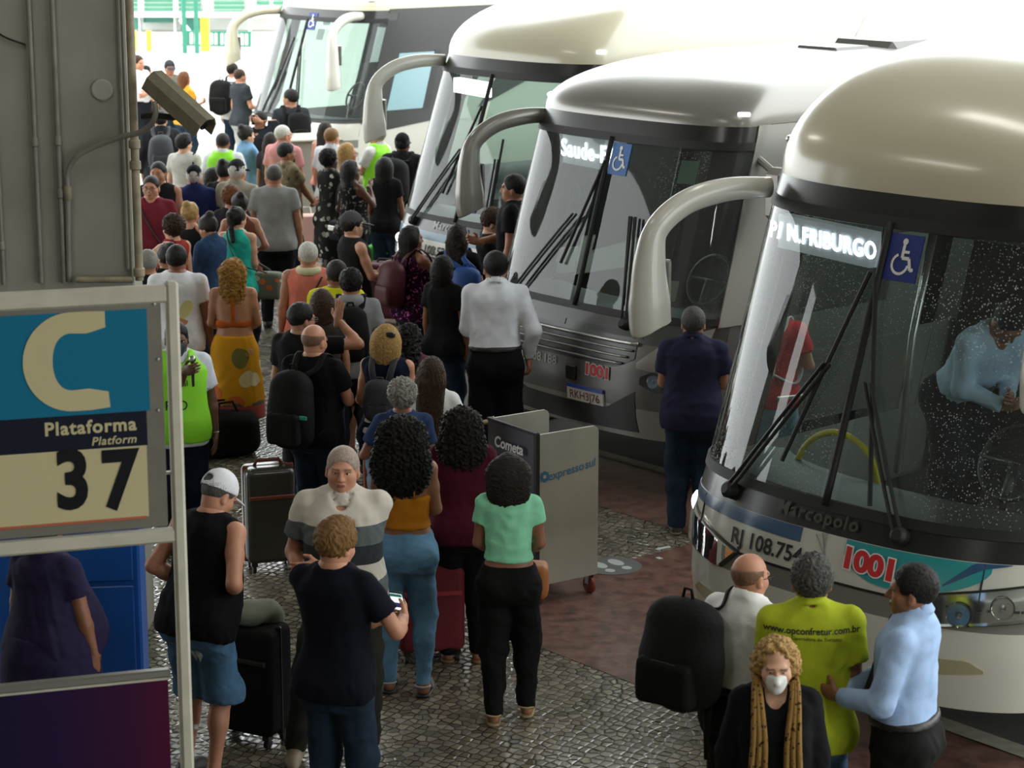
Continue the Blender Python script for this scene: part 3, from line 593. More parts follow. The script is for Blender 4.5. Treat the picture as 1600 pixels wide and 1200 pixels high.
# ---------------------------------------------------------------- smooth solids: distance fields turned into meshes
class Field:
    def __init__(s, lo, hi, h):
        s.h = h; s.lo = np.array(lo, 'f'); s.n = np.ceil((np.array(hi, 'f')-s.lo)/h).astype(int)+1
        s.ax = [s.lo[i]+h*np.arange(s.n[i], dtype='f') for i in range(3)]; s.V = np.full(s.n, .25, 'f')
    def grid(s, sl=None):
        a = [s.ax[i] if sl is None else s.ax[i][sl[i]] for i in range(3)]
        return a[0][:, None, None], a[1][None, :, None], a[2][None, None, :]
    def sub(s, lo, hi):
        return tuple(slice(max(0, int((lo[i]-s.lo[i])/s.h)), max(0, min(s.n[i], int((hi[i]-s.lo[i])/s.h)+2))) for i in range(3))
    def put(s, sl, d, k, op='u'):
        v = s.V[sl]
        if v.size == 0: return
        d = d.astype('f')
        if op == 'c': d = -d
        sg = 1 if op == 'u' else -1
        if k <= 0: s.V[sl] = np.minimum(v, d) if sg > 0 else np.maximum(v, d); return
        h = np.clip(.5+sg*.5*(v-d)/k, 0, 1); s.V[sl] = v*(1-h)+d*h-sg*k*h*(1-h)
    def cap(s, a, b, ra, rb=None, k=.02, op='u', flat=None, cut=None):
        """round cone; cut=(t0,t1) trims its ends flat"""
        rb = ra if rb is None else rb; a = np.array(a, 'f'); b = np.array(b, 'f'); pad = max(ra, rb)+k+.05
        sl = s.sub(np.minimum(a, b)-pad, np.maximum(a, b)+pad); X, Y, Z = s.grid(sl); w = b-a; L2 = float(w@w)+1e-9
        t = ((X-a[0])*w[0]+(Y-a[1])*w[1]+(Z-a[2])*w[2])/L2; tc = np.clip(t, 0, 1)
        d = np.sqrt((X-a[0]-tc*w[0])**2+(Y-a[1]-tc*w[1])**2+(Z-a[2]-tc*w[2])**2)-(ra+tc*(rb-ra))
        if cut:
            l = math.sqrt(L2)
            if cut[0] is not None: d = np.maximum(d, (cut[0]-t)*l)
            if cut[1] is not None: d = np.maximum(d, (t-cut[1])*l)
        s.put(sl, d, k, op)
    def ell(s, c, r, R=None, k=.02, op='u'):
        c = np.array(c, 'f'); m = max(r)+k+.05; sl = s.sub(c-m, c+m); X, Y, Z = s.grid(sl); P = [X-c[0], Y-c[1], Z-c[2]]
        if R is not None: P = [P[0]*R[0][i]+P[1]*R[1][i]+P[2]*R[2][i] for i in range(3)]
        k0 = np.sqrt((P[0]/r[0])**2+(P[1]/r[1])**2+(P[2]/r[2])**2); k1 = np.sqrt((P[0]/r[0]**2)**2+(P[1]/r[1]**2)**2+(P[2]/r[2]**2)**2)+1e-6
        s.put(sl, k0*(k0-1)/k1, k, op)
    def rbox(s, c, hsz, r, R=None, k=.01, op='u'):
        c = np.array(c, 'f'); m = float(np.linalg.norm(hsz))+k+.04; sl = s.sub(c-m, c+m); X, Y, Z = s.grid(sl); P = [X-c[0], Y-c[1], Z-c[2]]
        if R is not None: P = [P[0]*R[0][i]+P[1]*R[1][i]+P[2]*R[2][i] for i in range(3)]
        q = [np.abs(P[i])-hsz[i]+r for i in range(3)]
        d = np.sqrt(np.maximum(q[0], 0)**2+np.maximum(q[1], 0)**2+np.maximum(q[2], 0)**2)+np.minimum(np.maximum(np.maximum(q[0], q[1]), q[2]), 0)-r
        s.put(sl, d, k, op)
    def loft(s, z, a, b, c, R, o, z0=None, z1=None, n=2.35, k=.02, op='u', clip=None):
        """stack of rounded cross sections: half width a, half depth b, centre c, over height z (frame R at o)"""
        X, Y, Z = s.grid(); X = X-o[0]; Y = Y-o[1]; Z = Z-o[2]
        P = [X*R[0][i]+Y*R[1][i]+Z*R[2][i] for i in range(3)] if R is not None else [X, Y, Z]
        zz = P[2]+0*X+0*Y if R is not None else P[2]
        A = np.interp(zz, z, a); B_ = np.interp(zz, z, b); C_ = np.interp(zz, z, c)
        d = ((np.abs(P[0])/A)**n+(np.abs(P[1]-C_)/B_)**n)**(1/n)-1
        d = d*np.minimum(A, B_)
        z0 = z[0] if z0 is None else z0; z1 = z[-1] if z1 is None else z1
        d = np.maximum(d, np.maximum(z0-P[2], P[2]-z1))
        if clip is not None: d = np.maximum(d, clip(P[0], P[1], P[2]))
        s.put((slice(None),)*3, np.broadcast_to(d, s.V.shape), k, op)
    def mesh(s, smooth=1):
        V = s.V; V[0] = V[-1] = .1; V[:, 0] = V[:, -1] = .1; V[:, :, 0] = V[:, :, -1] = .1
        S = V < 0; c = np.zeros(tuple(s.n-1), 'i1'); A = [slice(None, -1), slice(1, None)]
        for i in (0, 1):
            for j in (0, 1):
                for k in (0, 1): c += S[A[i], A[j], A[k]]
        ids = np.argwhere((c > 0) & (c < 8)); N = len(ids)
        if N == 0: return np.zeros((0, 3), 'f'), np.zeros((0, 4), 'i')
        idx = np.full(c.shape, -1, 'i4'); idx[tuple(ids.T)] = np.arange(N)
        acc = np.zeros((N, 3), 'f'); cnt = np.zeros(N, 'f'); co = [(i, j, k) for i in (0, 1) for j in (0, 1) for k in (0, 1)]
        val = {q: V[ids[:, 0]+q[0], ids[:, 1]+q[1], ids[:, 2]+q[2]] for q in co}
        for q in co:
            for ax in range(3):
                if q[ax]: continue
                r = tuple(1 if i == ax else q[i] for i in range(3)); va, vb = val[q], val[r]; m = (va < 0) != (vb < 0)
                t = va[m]/(va[m]-vb[m]); p = np.tile(np.array(q, 'f'), (len(t), 1)); p[:, ax] = t; acc[m] += p; cnt[m] += 1
        vs = s.lo+s.h*(ids+acc/cnt[:, None]); F = []
        for ax in range(3):
            o1, o2 = [(1, 2), (2, 0), (0, 1)][ax]; s0 = [slice(None)]*3; s1 = [slice(None)]*3; s0[ax] = slice(None, -1); s1[ax] = slice(1, None)
            e = S[tuple(s0)] != S[tuple(s1)]; pts = np.argwhere(e); pts = pts[(pts[:, o1] > 0) & (pts[:, o2] > 0) & (pts[:, o1] < s.n[o1]-1) & (pts[:, o2] < s.n[o2]-1)]
            if len(pts) == 0: continue
            sg = S[tuple(s0)][tuple(pts.T)]; q = []
            for d1, d2 in ((-1, -1), (0, -1), (0, 0), (-1, 0)):
                r = pts.copy(); r[:, o1] += d1; r[:, o2] += d2; q.append(idx[tuple(r.T)])
            q = np.stack(q, 1); q[~sg] = q[~sg][:, ::-1]; F.append(q)
        F = np.concatenate(F); F = F[(F >= 0).all(1)]
        for _ in range(smooth): vs = lap(vs, F)
        return vs, F
def lap(vs, F, w=.5):
    n = len(vs); a = F.ravel(); b = np.roll(F, -1, 1).ravel(); out = np.empty_like(vs); c = np.bincount(a, minlength=n)+np.bincount(b, minlength=n)
    for i in range(3): out[:, i] = (np.bincount(a, vs[b, i], n)+np.bincount(b, vs[a, i], n))/np.maximum(c, 1)
    return vs*(1-w)+out*w
def vnorm(vs, F):
    f = np.cross(vs[F[:, 2]]-vs[F[:, 0]], vs[F[:, 3]]-vs[F[:, 1]]); n = np.zeros_like(vs)
    for j in range(4):
        for i in range(3): n[:, i] += np.bincount(F[:, j], f[:, i], len(vs))
    return n/(np.linalg.norm(n, axis=1)[:, None]+1e-9)
_rng = np.random.RandomState(5)
def waves(P, amp, freq, n=5, seed=0, squash=(1, 1, 1)):
    r = np.random.RandomState(seed); o = np.zeros(len(P)); W_ = P+.04*np.sin(P[:, [1, 2, 0]]*freq*.4+seed)
    for i in range(n):
        k = r.randn(3)*np.array(squash); k *= freq*(.6+.8*r.rand())/np.linalg.norm(k); o += np.sin(W_@k+r.rand()*6.3)
    return amp*o/math.sqrt(n)
def arr_mesh(name, vs, F, mats, mi=None):
    me = bpy.data.meshes.new(name); me.vertices.add(len(vs)); me.vertices.foreach_set('co', np.ascontiguousarray(vs, 'f').ravel())
    me.loops.add(F.size); me.loops.foreach_set('vertex_index', np.ascontiguousarray(F, 'i4').ravel())
    me.polygons.add(len(F)); me.polygons.foreach_set('loop_start', np.arange(0, F.size, 4, dtype='i4')); me.polygons.foreach_set('loop_total', np.full(len(F), 4, 'i4'))
    for m in mats: me.materials.append(m)
    me.polygons.foreach_set('use_smooth', np.ones(len(F), bool))
    if mi is not None: me.polygons.foreach_set('material_index', mi.astype('i4'))
    me.update(calc_edges=True); return me
def rot(ax, a):
    c, s = math.cos(a), math.sin(a)
    return np.array({'x': [[1, 0, 0], [0, c, -s], [0, s, c]], 'y': [[c, 0, s], [0, 1, 0], [-s, 0, c]], 'z': [[c, -s, 0], [s, c, 0], [0, 0, 1]]}[ax], 'f')
V3 = lambda *a: np.array(a, 'f')
def unit(v): return v/(np.linalg.norm(v)+1e-9)
# torso sections for a 1.75 m figure, heights above the hips at z = .95
TZ = np.array([-.17, -.10, -.02, .07, .15, .25, .35, .43, .48, .52, .56])
TM = (np.array([.150, .168, .172, .158, .148, .156, .172, .178, .155, .098, .060]), np.array([.098, .118, .120, .108, .102, .108, .116, .110, .088, .066, .056]), np.array([-.008, -.012, -.012, -.002, .004, .006, .004, -.006, -.014, -.016, -.012]))
TF = (np.array([.158, .178, .176, .148, .128, .134, .150, .155, .132, .080, .050]), np.array([.105, .122, .118, .098, .090, .096, .104, .098, .080, .058, .048]), np.array([-.010, -.016, -.014, 0, .004, .004, .002, -.006, -.014, -.016, -.012]))
SKIN = {'l': 'c99a7e', 'm': 'a8755a', 't': '8d5e45', 'd': '5f3d2c', 'k': '46291d', 'r': 'bb8468'}
HAIRC = {'black': '14110f', 'dark': '211914', 'brown': '3a2719', 'auburn': '6b4021', 'blond': 'a8854f', 'sandy': '75552f', 'stub': '7d5d4b', 'stubgrey': 'a08d80', 'grey': '8a8780', 'white': 'c6c3bc', 'honey': '8d6428', 'salt': '4d4b48'}
def skin_mat(t): return mat('skin '+t, SKIN[t], .52, var=.1, vscale=14, bump=.06, bscale=160)
def hair_mat(c, curl=0):
    return mat('%s hair %s' % (('curly' if curl else 'straight'), c), HAIRC[c], .48, var=.55 if curl else .4, vscale=70 if curl else 60, bump=.9 if curl else .6, bscale=110 if curl else 90, stretch=None if curl else (3.2, 3.2, .35), detail=5, spec=.22)
def cloth_mat(c, pat=None):
    if pat: return PATTERNS[pat]()
    if isinstance(c, str) and c.startswith('denim'):
        return mat(c, {'denim': '4a6a86', 'denim dark': '22303f', 'denim light': '7d9bb0', 'denim worn': '5f86a3'}[c], .85, var=.3, vscale=6, bump=.25, bscale=220, spec=.12)
    return mat('cloth '+c, c, .85, var=.10, vscale=10, bump=.18, bscale=150, spec=.12)
def f_blot(cols, scale, dist=True, rnd=.9):
    def fn(nt, N, L, b, tc):
        n = N.new('ShaderNodeTexNoise'); n.inputs['Scale'].default_value = scale*.7; L.new(tc.outputs['Object'], n.inputs[0])
        mx = N.new('ShaderNodeMix'); mx.data_type = 'VECTOR'; mx.inputs['Factor'].default_value = .10
        L.new(tc.outputs['Object'], mx.inputs['A']); L.new(n.outputs['Color'], mx.inputs['B'])
        v = N.new('ShaderNodeTexVoronoi'); v.inputs['Scale'].default_value = scale; v.inputs['Randomness'].default_value = rnd; L.new(mx.outputs['Result'], v.inputs['Vector'])
        sp = N.new('ShaderNodeSeparateColor'); L.new(v.outputs['Color'], sp.inputs[0])
        inn = ramp(N, L, sp.outputs[0], [(i/(len(cols)-1), c) for i, c in enumerate(cols[1:])], True) if len(cols) > 2 else None
        m = math_n(N, L, 'MULTIPLY', math_n(N, L, 'LESS_THAN', v.outputs['Distance'], .36), math_n(N, L, 'GREATER_THAN', sp.outputs[1], .35))
        L.new(mixc(N, L, m, cols[0], inn if inn is not None else cols[1]), b.inputs['Base Color'])
    return fn
def f_stripes(z_cols, axis=2):
    def fn(nt, N, L, b, tc):
        sx = N.new('ShaderNodeSeparateXYZ'); L.new(tc.outputs['Object'], sx.inputs[0])
        lo = z_cols[0][0]; hi = z_cols[-1][0]+.001; r = N.new('ShaderNodeMapRange'); r.inputs[1].default_value = lo; r.inputs[2].default_value = hi
        L.new(sx.outputs[axis], r.inputs[0]); L.new(ramp(N, L, r.outputs[0], [((z-lo)/(hi-lo), c) for z, c in z_cols], True), b.inputs['Base Color'])
    return fn
PATTERNS = {
 'polo': lambda: mat('striped polo cloth', '888888', .85, bump=.15, bscale=150, spec=.12, fn=f_stripes([(.8, 'b8b2a6'), (.99, '59605f'), (1.09, 'b8b2a6'), (1.19, '2e3234'), (1.29, '59605f'), (1.395, 'c4bdb0'), (1.7, 'c4bdb0')])),
 'skirt': lambda: mat('yellow floral cloth', 'c08a1e', .8, spec=.12, fn=f_blot(['c2891c', 'd8c9a8', 'b9622c', '6c6a3a', 'c9b98f'], 5)),
 'skirt2': lambda: mat('banded hem cloth', '804030', .8, fn=f_stripes([(.3, 'a2453a'), (.42, '4a4238'), (.47, '7a6a4a'), (.52, '3a3430')])),
 'magenta': lambda: mat('magenta floral cloth', '5a1f4d', .8, spec=.12, fn=f_blot(['2c1029', 'b455a8', 'c977bd'], 32)),
 'dress': lambda: mat('black dress print', '22221f', .8, spec=.12, fn=f_blot(['1b1b1a', '8a887c', '4c4a3c', 'b3b0a6'], 15)),
 'dots': lambda: mat('black top print', '22221f', .8, spec=.12, fn=f_blot(['171718', '6d6a68', '8f8d8a'], 26)),
 'navyfl': lambda: mat('navy floral cloth', '141a2a', .8, spec=.12, fn=f_blot(['11182a', 'c06a72', 'd8d2c4', '9c3a48'], 9)),
 'camo': lambda: mat('camouflage cloth', '6a5e48', .85, spec=.12, fn=f_blot(['6f644d', '4b4433', '877b60'], 16)),
 'leopard': lambda: mat('leopard scarf cloth', '9a7a3f', .85, bump=.4, bscale=60, spec=.12, fn=f_blot(['86683a', '221809', '3f2c15'], 38)),
 'scarf2': lambda: mat('orange print cloth', 'd89a3a', .8, spec=.12, fn=f_blot(['d8952f', 'e8c070', 'b86a24'], 9)),
}
def ik(S, T, l1, l2, pole):
    v = T-S; d = float(np.linalg.norm(v)); d2 = min(max(d, abs(l1-l2)+.01), (l1+l2)*.998); u = v/(d+1e-9); T = S+u*d2
    a = (l1*l1-l2*l2+d2*d2)/(2*d2); h = math.sqrt(max(0, l1*l1-a*a)); p = np.array(pole, 'f'); p = unit(p-u*float(p@u)); return S+u*a+p*h, T
class Fig:
    """one person: joints first, then skin, hair and garments around the same joints"""
    def __init__(s, fem=0, fat=0, arms=('d', 'd'), hy=0, hp=0, hr=0, lean=0, legs=0, slim=0):
        s.fem, s.fat = fem, fat; T = TF if fem else TM; g = np.exp(-((TZ-.10)/.2)**2); g2 = np.exp(-((TZ-.15)/.45)**2)
        s.a = T[0]+fat*(.030*g+.018*g2); s.b = T[1]+fat*(.055*g+.016*g2); s.c = T[2]+fat*.026*g
        s.Rt = rot('x', -lean); s.o = V3(0, 0, .95); t = lambda *p: s.o+s.Rt@V3(*p); s.t = t
        sw = (.156 if fem else .180)+.012*fat; s.r = (.85 if fem else 1)+.09*fat
        s.sh = [t(-sw, -.012, .47), t(sw, -.012, .47)]; s.el = [0, 0]; s.wr = [0, 0]; s.hd = [0, 0]; s.curl = [.35, .35]; s.pn = [0, 0]
        for i, sg in enumerate((-1, 1)):
            A_ = arms[i]; pole = V3(sg*.55, -.7, -.45); cu = .4
            if A_ == 'd': W_ = V3(sg*(.06+.02*fat), .05, -.525); W_ = s.sh[i]+W_; fd = V3(-sg*.1, .12, -1); pn = V3(-sg, 0, 0); cu = .3
            else:
                q = {'p': (.10, .30, 1.17), 'q': (.06, .28, 1.27), 'f': (-.10, .20, 1.14), 'h': (.20, .02, 1.03), 'b': (.12, .13, 1.34), 'r': (.22, .16, 1.58), 'e': (.09, .06, 1.62), 'g': (.14, .18, 1.0), 'o': (.25, .32, 1.12), 'm': (.03, .17, 1.46), 'k': (.10, -.18, 1.02)}.get(A_, None) if isinstance(A_, str) else A_
                W_ = V3(sg*q[0], q[1], q[2]); fd = unit(V3(-sg*.35, .8, .25)); pn = unit(V3(-sg*.6, .1, .2)); cu = .75
                if A_ in ('f', 'h'): fd = unit(V3(-sg, .2, -.1)); pn = V3(0, -1, 0); cu = .4
                if A_ == 'r': fd = V3(sg*.1, .1, 1); pn = V3(0, 1, 0); cu = .08; pole = V3(sg*.8, -.1, -.7)
                if A_ in ('e', 'm', 'b'): fd = unit(V3(-sg*.3, .1, 1)); pn = V3(-sg*.9, -.3, 0); cu = 1.0
                if A_ == 'g': fd = unit(V3(0, .5, -.8)); cu = .9
                if A_ == 'k': fd = unit(V3(-sg*.9, .2, -.4)); pn = V3(0, 1, 0)
                if not isinstance(A_, str) and len(A_) > 3: fd = unit(V3(sg*A_[3], A_[4], A_[5]))
            s.el[i], s.wr[i] = ik(s.sh[i], W_, .285*(.96 if fem else 1), .25*(.96 if fem else 1), pole)
            if A_ == 'd': fd = unit(.6*unit(s.wr[i]-s.el[i])+.4*fd)
            s.hd[i] = unit(fd); pn = pn-s.hd[i]*float(pn@s.hd[i]); s.pn[i] = unit(pn); s.curl[i] = cu
        L_ = {0: ((-.10, 0), (.10, 0)), 1: ((-.10, .10), (.10, -.06)), 2: ((-.11, -.08), (.11, .08)), 3: ((-.15, 0), (.15, .02)), 4: ((-.09, .22), (.10, -.16)), 5: ((-.10, -.16), (.09, .22))}[legs] if not isinstance(legs, tuple) else legs
        s.hip = [V3(-.088, -.005, .90), V3(.088, -.005, .90)]; s.an = [V3(x, y-.03, .085) for x, y in L_]; s.kn = [0, 0]
        for i in (0, 1):
            k_, a_ = ik(s.hip[i], s.an[i], .415, .415, V3((-.1, .1)[i], 1, 0)); s.kn[i] = k_; s.an[i] = a_
        s.np_ = t(0, -.012, .565); s.Rh = s.Rt@rot('z', hy)@rot('x', hp)@rot('y', hr)
    def H(s, *p): return s.np_+s.Rh@V3(*p)
    def body(s, vx, vh, vhand, bare, face, brow=None, open_hand=True):
        f = Field((-.5, -.5, -.02), (.5, .6, 1.62), vx); r = s.r
        f.loft(TZ, s.a, s.b, s.c, s.Rt, s.o, n=2.3, k=0)
        for i, sg in enumerate((-1, 1)):
            f.ell(s.t(sg*.082, -.055-.012*s.fem, -.06), (.092+.012*s.fat, .086, .095), None, .04)
            if s.fem: f.ell(s.t(sg*.070, .075, .315), (.062, .055, .060), None, .035)
            f.ell(s.sh[i]-V3(sg*.004, 0, .006), (.051*r, .051*r, .055*r), None, .025); f.cap(s.t(sg*.03, -.018, .525), s.sh[i]+V3(0, 0, -.004), .036, .044*r, .03)
            f.cap(s.sh[i], s.el[i], .049*r, .039*r, .025); f.ell(s.sh[i]*.55+s.el[i]*.45, (.046*r,)*3, None, .02)
            f.cap(s.el[i], s.el[i]*.72+s.wr[i]*.28, .038*r, .041*r, .02); f.cap(s.el[i]*.7+s.wr[i]*.3, s.wr[i]+s.hd[i]*.012, .041*r, .0265*r, .02)
            f.cap(s.hip[i], s.kn[i], .084+.014*s.fat, .055+.006*s.fat, .05); f.cap(s.kn[i], s.an[i], .052, .036, .03); m = s.kn[i]*.68+s.an[i]*.32; f.ell(m-V3(0, .018, 0), (.055, .058, .10), None, .03)
            if bare:
                ft = s.an[i]; f.cap(ft, ft+V3(0, -.015, -.045), .036, .036, .02); f.cap(ft+V3(0, .01, -.04), ft+V3(sg*.01, .135, -.058), .036, .028, .03); f.cap(ft+V3(-sg*.012, .13, -.062), ft+V3(-sg*.010, .175, -.066), .02, .016, .015)
            else: f.cap(s.an[i], s.an[i]+V3(0, .02, -.035), .036, .03, .02)
        f.cap(s.np_+V3(0, -.012, -.09), s.H(0, -.008, .05), .060 if not s.fem else .05, .055 if not s.fem else .046, .05)
        V_, F_ = f.mesh(1); parts = [(V_, F_, np.zeros(len(F_), int))]
        parts.append(s.head(vh, face, brow))
        for i in (0, 1): parts.append(s.hand(i, vhand))
        return merge(parts)
    def head(s, h, face, brow):
        f = Field(s.np_-V3(.15, .16, .1), s.np_+V3(.15, .17, .25), h); R = s.Rh; H = s.H; w = 1.0 if s.fem else 1.07; fa = 1+.06*s.fat
        f.ell(H(0, -.012, .118), (.076*w, .097, .092), R, 0); f.ell(H(0, .022, .055), (.058*w*fa, .070, .072), R, .03); f.ell(H(0, .066, -.004), (.026, .024, .024), R, .035)
        f.ell(H(0, .01, .022), (.056*w*fa, .06, .04), R, .04); f.cap(s.np_+V3(0, -.012, -.08), H(0, -.012, .05), .058 if not s.fem else .049, .054*w if not s.fem else .045, .03)
        for sg in (-1, 1):
            f.ell(H(sg*.045, .055, .060), (.024, .026, .026), R, .025); f.ell(H(sg*.031, .102, .090), (.017, .016, .010), R, .012, 'c'); f.ell(H(sg*.031, .083, .1005), (.019, .012, .0065), R, .006)
            f.ell(H(sg*.077*w, -.004, .072), (.010, .021, .033), R@rot('z', -sg*.35), .01); f.ell(H(sg*.087*w, .006, .076), (.007, .011, .018), R, .008, 'c')
        f.ell(H(0, .083, .112), (.05, .016, .012), R, .02)
        f.cap(H(0, .090, .098), H(0, .112, .060), .0085, .0125, .012); f.ell(H(.011, .100, .054), (.009, .011, .008), R, .008); f.ell(H(-.011, .100, .054), (.009, .011, .008), R, .008)
        f.ell(H(0, .093, .030), (.024, .010, .0065), R, .007); f.ell(H(0, .091, .019), (.020, .010, .0065), R, .007)
        V_, F_ = f.mesh(1); mi = np.zeros(len(F_), int)
        if face:
            c = (V_[F_].mean(1)-s.np_)@s.Rh
            mi[(np.abs(c[:, 0]) < .021) & (c[:, 2] > .017) & (c[:, 2] < .033) & (c[:, 1] > .090)] = 1
            mi[(np.abs(np.abs(c[:, 0])-.033) < .021) & (np.abs(c[:, 2]-.111+.10*(np.abs(c[:, 0])-.033)*.0) < .0055) & (c[:, 1] > .07)] = 2
            ex = []
            for sg in (-1, 1):
                for cc, rr, k in ((H(sg*.031, .0765, .089), .0120, 3), (H(sg*.031, .0826, .0885), .0072, 4)):
                    n1, n2 = 8, 12; vs = [cc+rr*V3(math.sin(PI*i/n1)*math.cos(2*PI*j/n2), math.sin(PI*i/n1)*math.sin(2*PI*j/n2), math.cos(PI*i/n1)) for i in range(n1+1) for j in range(n2)]
                    fs = [(i*n2+j, (i+1)*n2+j, (i+1)*n2+(j+1) % n2, i*n2+(j+1) % n2) for i in range(n1) for j in range(n2)]; ex.append((np.array(vs), np.array(fs), np.full(len(fs), k)))
                # upper lid
            return merge([(V_, F_, mi)]+ex)
        return V_, F_, mi
    def hand(s, i, h):
        sg = (-1, 1)[i]; W_, d, n = s.wr[i], s.hd[i], s.pn[i]; x = np.cross(d, n)*1.0; cu = s.curl[i]
        th = -1 if float(x@np.cross(V3(0, 0, 1), V3(0, 1, 0))) < 0 else 1
        # thumb goes to the front or up side of the palm
        up = V3(0, .6, .8); th = 1 if float(x@up) > 0 else -1; x = x*th; sc = .9 if s.fem else 1
        f = Field(W_+d*.08-.15, W_+d*.08+.15, h); R = np.stack([x, d, n], 1)
        f.cap(W_-d*.03, W_+d*.02, .0265*s.r, .025*sc, 0); f.ell(W_+d*.052*sc, (.041*sc, .056*sc, .0165*sc), R, .02)
        for k, (ox, l) in enumerate(((.029, .92), (.010, 1.0), (-.010, .95), (-.028, .76))):
            p = W_+d*(.088-.006*abs(k-1))*sc+x*ox*sc; a = cu*(.5+.12*k); sp = x*(ox*1.4*(1 if cu < .2 else .35)); q = p
            for j, sl in enumerate((.042, .027, .021)):
                dir_ = unit(d*math.cos(a)+n*math.sin(a)+sp*2); e = q+dir_*sl*l*sc; f.cap(q, e, (.0094-.0008*j)*sc, (.0088-.0010*j)*sc, .006); q = e; a += cu*(1.0 if j == 0 else .7)
        p = W_+d*.022*sc+x*.026*sc; t1 = unit(d*.62+x*.72+n*(.15+.35*cu)); e = p+t1*.044*sc; f.cap(p, e, .0135*sc, .0108*sc, .012); t2 = unit(d*.85+x*(.35-.25*cu)+n*(.15+.45*cu)); f.cap(e, e+t2*.032*sc, .0105*sc, .0088*sc, .006)
        V_, F_ = f.mesh(0 if h > .006 else 1); return V_, F_, np.zeros(len(F_), int)
    # ------------------------------------------------------------ garments
    def top(s, vx, sleeve=.5, hem=-.10, neck=.075, scoop=.03, off=.016, loose=.5, hole=0, clip=None, collar=False, inner=False):
        f = Field((-.56, -.56, .55), (.56, .62, 1.62), vx); r = s.r
        z = np.concatenate([[-.5, -.3], TZ]); a = np.concatenate([[s.a[1]]*2, s.a]); b = np.concatenate([[s.b[1]]*2, s.b]); c = np.concatenate([[s.c[1]]*2, s.c])
        am = np.interp(.33, TZ, s.a); bm = max(np.interp(.33, TZ, s.b), np.interp(.12, TZ, s.b)*.96)
        lo = np.clip((.30-z)/.2, 0, 1)*loose; un = (.019 if hem < -.05 else 0)*np.clip((.16-z)/.12, 0, 1)+.009*np.clip((z-.38)/.08, 0, 1); a = a+off+np.maximum(0, am-a)*lo+un; b = b+off+np.maximum(0, bm-b)*lo+un
        f.loft(z, a, b, c, s.Rt, s.o, z0=hem, z1=.555, n=2.4, k=0)
        for i, sg in enumerate((-1, 1)):
            f.ell(s.t(sg*.080, -.056-.012*s.fem, -.06), (.112+off*.7+.012*s.fat, .100+off*.7, .11), None, .05) if hem < -.05 else None
            if s.fem: f.ell(s.t(sg*.070, .073, .315), (.064+off*.7, .055+off*.7, .064), None, .05)
            f.cap(s.t(sg*.03, -.018, .520), s.sh[i]+V3(-sg*.012, 0, -.002), .038+off*.9, .045*r+off*.75, .025)
            if sleeve > 0:
                pass
                e = min(sleeve, 1.0); l = np.linalg.norm(s.el[i]-s.sh[i]); f.cap(s.sh[i]-V3(sg*.004, 0, .003), s.el[i], .057*r+off*.55, (.044 if sleeve > 1 else .060)*r+off, .025, cut=(None, e) if sleeve <= 1 else None)
                if sleeve > 1: f.cap(s.el[i], s.wr[i], .045*r+off*.9, .030*r+off*.8, .02, cut=(None, min(1, sleeve-1)))
        if hem < -.05:   # flat hem
            X, Y, Z = f.grid(); P2 = (X-s.o[0])*s.Rt[0][2]+(Y-s.o[1])*s.Rt[1][2]+(Z-s.o[2])*s.Rt[2][2]; zz = hem+s.o[2]
            f.V = np.maximum(f.V, np.where(np.abs(X) < .30, (hem-P2), -1)).astype('f')
        f.cap(s.np_+V3(0, -.004, -.035), s.H(0, -.004, .06), neck*.84, neck*.84, .008, 'c'); f.ell(s.t(0, .07, .565), (neck*.8, .08, scoop+.03), s.Rt, .01, 'c')
        if hole:
            for i, sg in enumerate((-1, 1)): f.cap(s.sh[i]+V3(-sg*hole, 0, .05), s.sh[i]+V3(-sg*hole*.6, 0, -.04), .062*r, .062*r, 0.006, 'c'); f.cap(s.sh[i]+V3(sg*.02, 0, .03), s.sh[i]+V3(sg*.12, 0, -.03), .085*r, .10*r, .006, 'c')
        if clip:
            X, Y, Z = f.grid(); X = X-s.o[0]; Y = Y-s.o[1]; Z = Z-s.o[2]; P = [X*s.Rt[0][i]+Y*s.Rt[1][i]+Z*s.Rt[2][i] for i in range(3)]
            f.V = np.maximum(f.V, np.broadcast_to(clip(*P), f.V.shape)).astype('f')
        if collar:
            X, Y, Z = f.grid(); cx = s.np_+V3(0, .004, -.012); q = Z-cx[2]+.45*(Y-cx[1]); rr = np.sqrt((X/1.0)**2+((Y-cx[1])/1.08)**2); d = np.abs(rr-(.076-.45*q)*(.9 if s.fem else 1))-.009
            f.put((slice(None),)*3, np.maximum(d, np.abs(q)-.030), .012)
        V_, F_ = f.mesh(1); return V_, F_
    def pants(s, vx, end=.06, off=.016, ease=.012, waist=.075, flare=0.0):
        f = Field((-.45, -.48, .02), (.45, .55, 1.10), vx); r = .9 if s.fem else 1
        f.loft(TZ, s.a+off, s.b+off, s.c, s.Rt, s.o, z0=-.165, z1=waist, n=2.35, k=0)
        X, Y, Z = f.grid()
        for i, sg in enumerate((-1, 1)):
            f.ell(s.t(sg*.082, -.055-.012*s.fem, -.06), (.094+off*.6+.012*s.fat, .086+off*.8, .10), None, .05)
            f.cap(s.hip[i]+V3(0, 0, -.03), s.kn[i], .086+off+.014*s.fat, .069+off*.6+ease+flare*.6, .045); f.cap(s.kn[i], s.an[i], .062+off*.6+ease+flare*.6, .046+ease+flare, .045)
            m = s.kn[i]*.68+s.an[i]*.32; f.ell(m-V3(0, .017, 0), (.062+ease, .067+ease, .11), None, .03)
        f.V = np.maximum(f.V, end-Z).astype('f')
        P2 = (X-s.o[0])*s.Rt[0][2]+(Y-s.o[1])*s.Rt[1][2]+(Z-s.o[2])*s.Rt[2][2]; f.V = np.maximum(f.V, P2-waist).astype('f')
        return f.mesh(1)
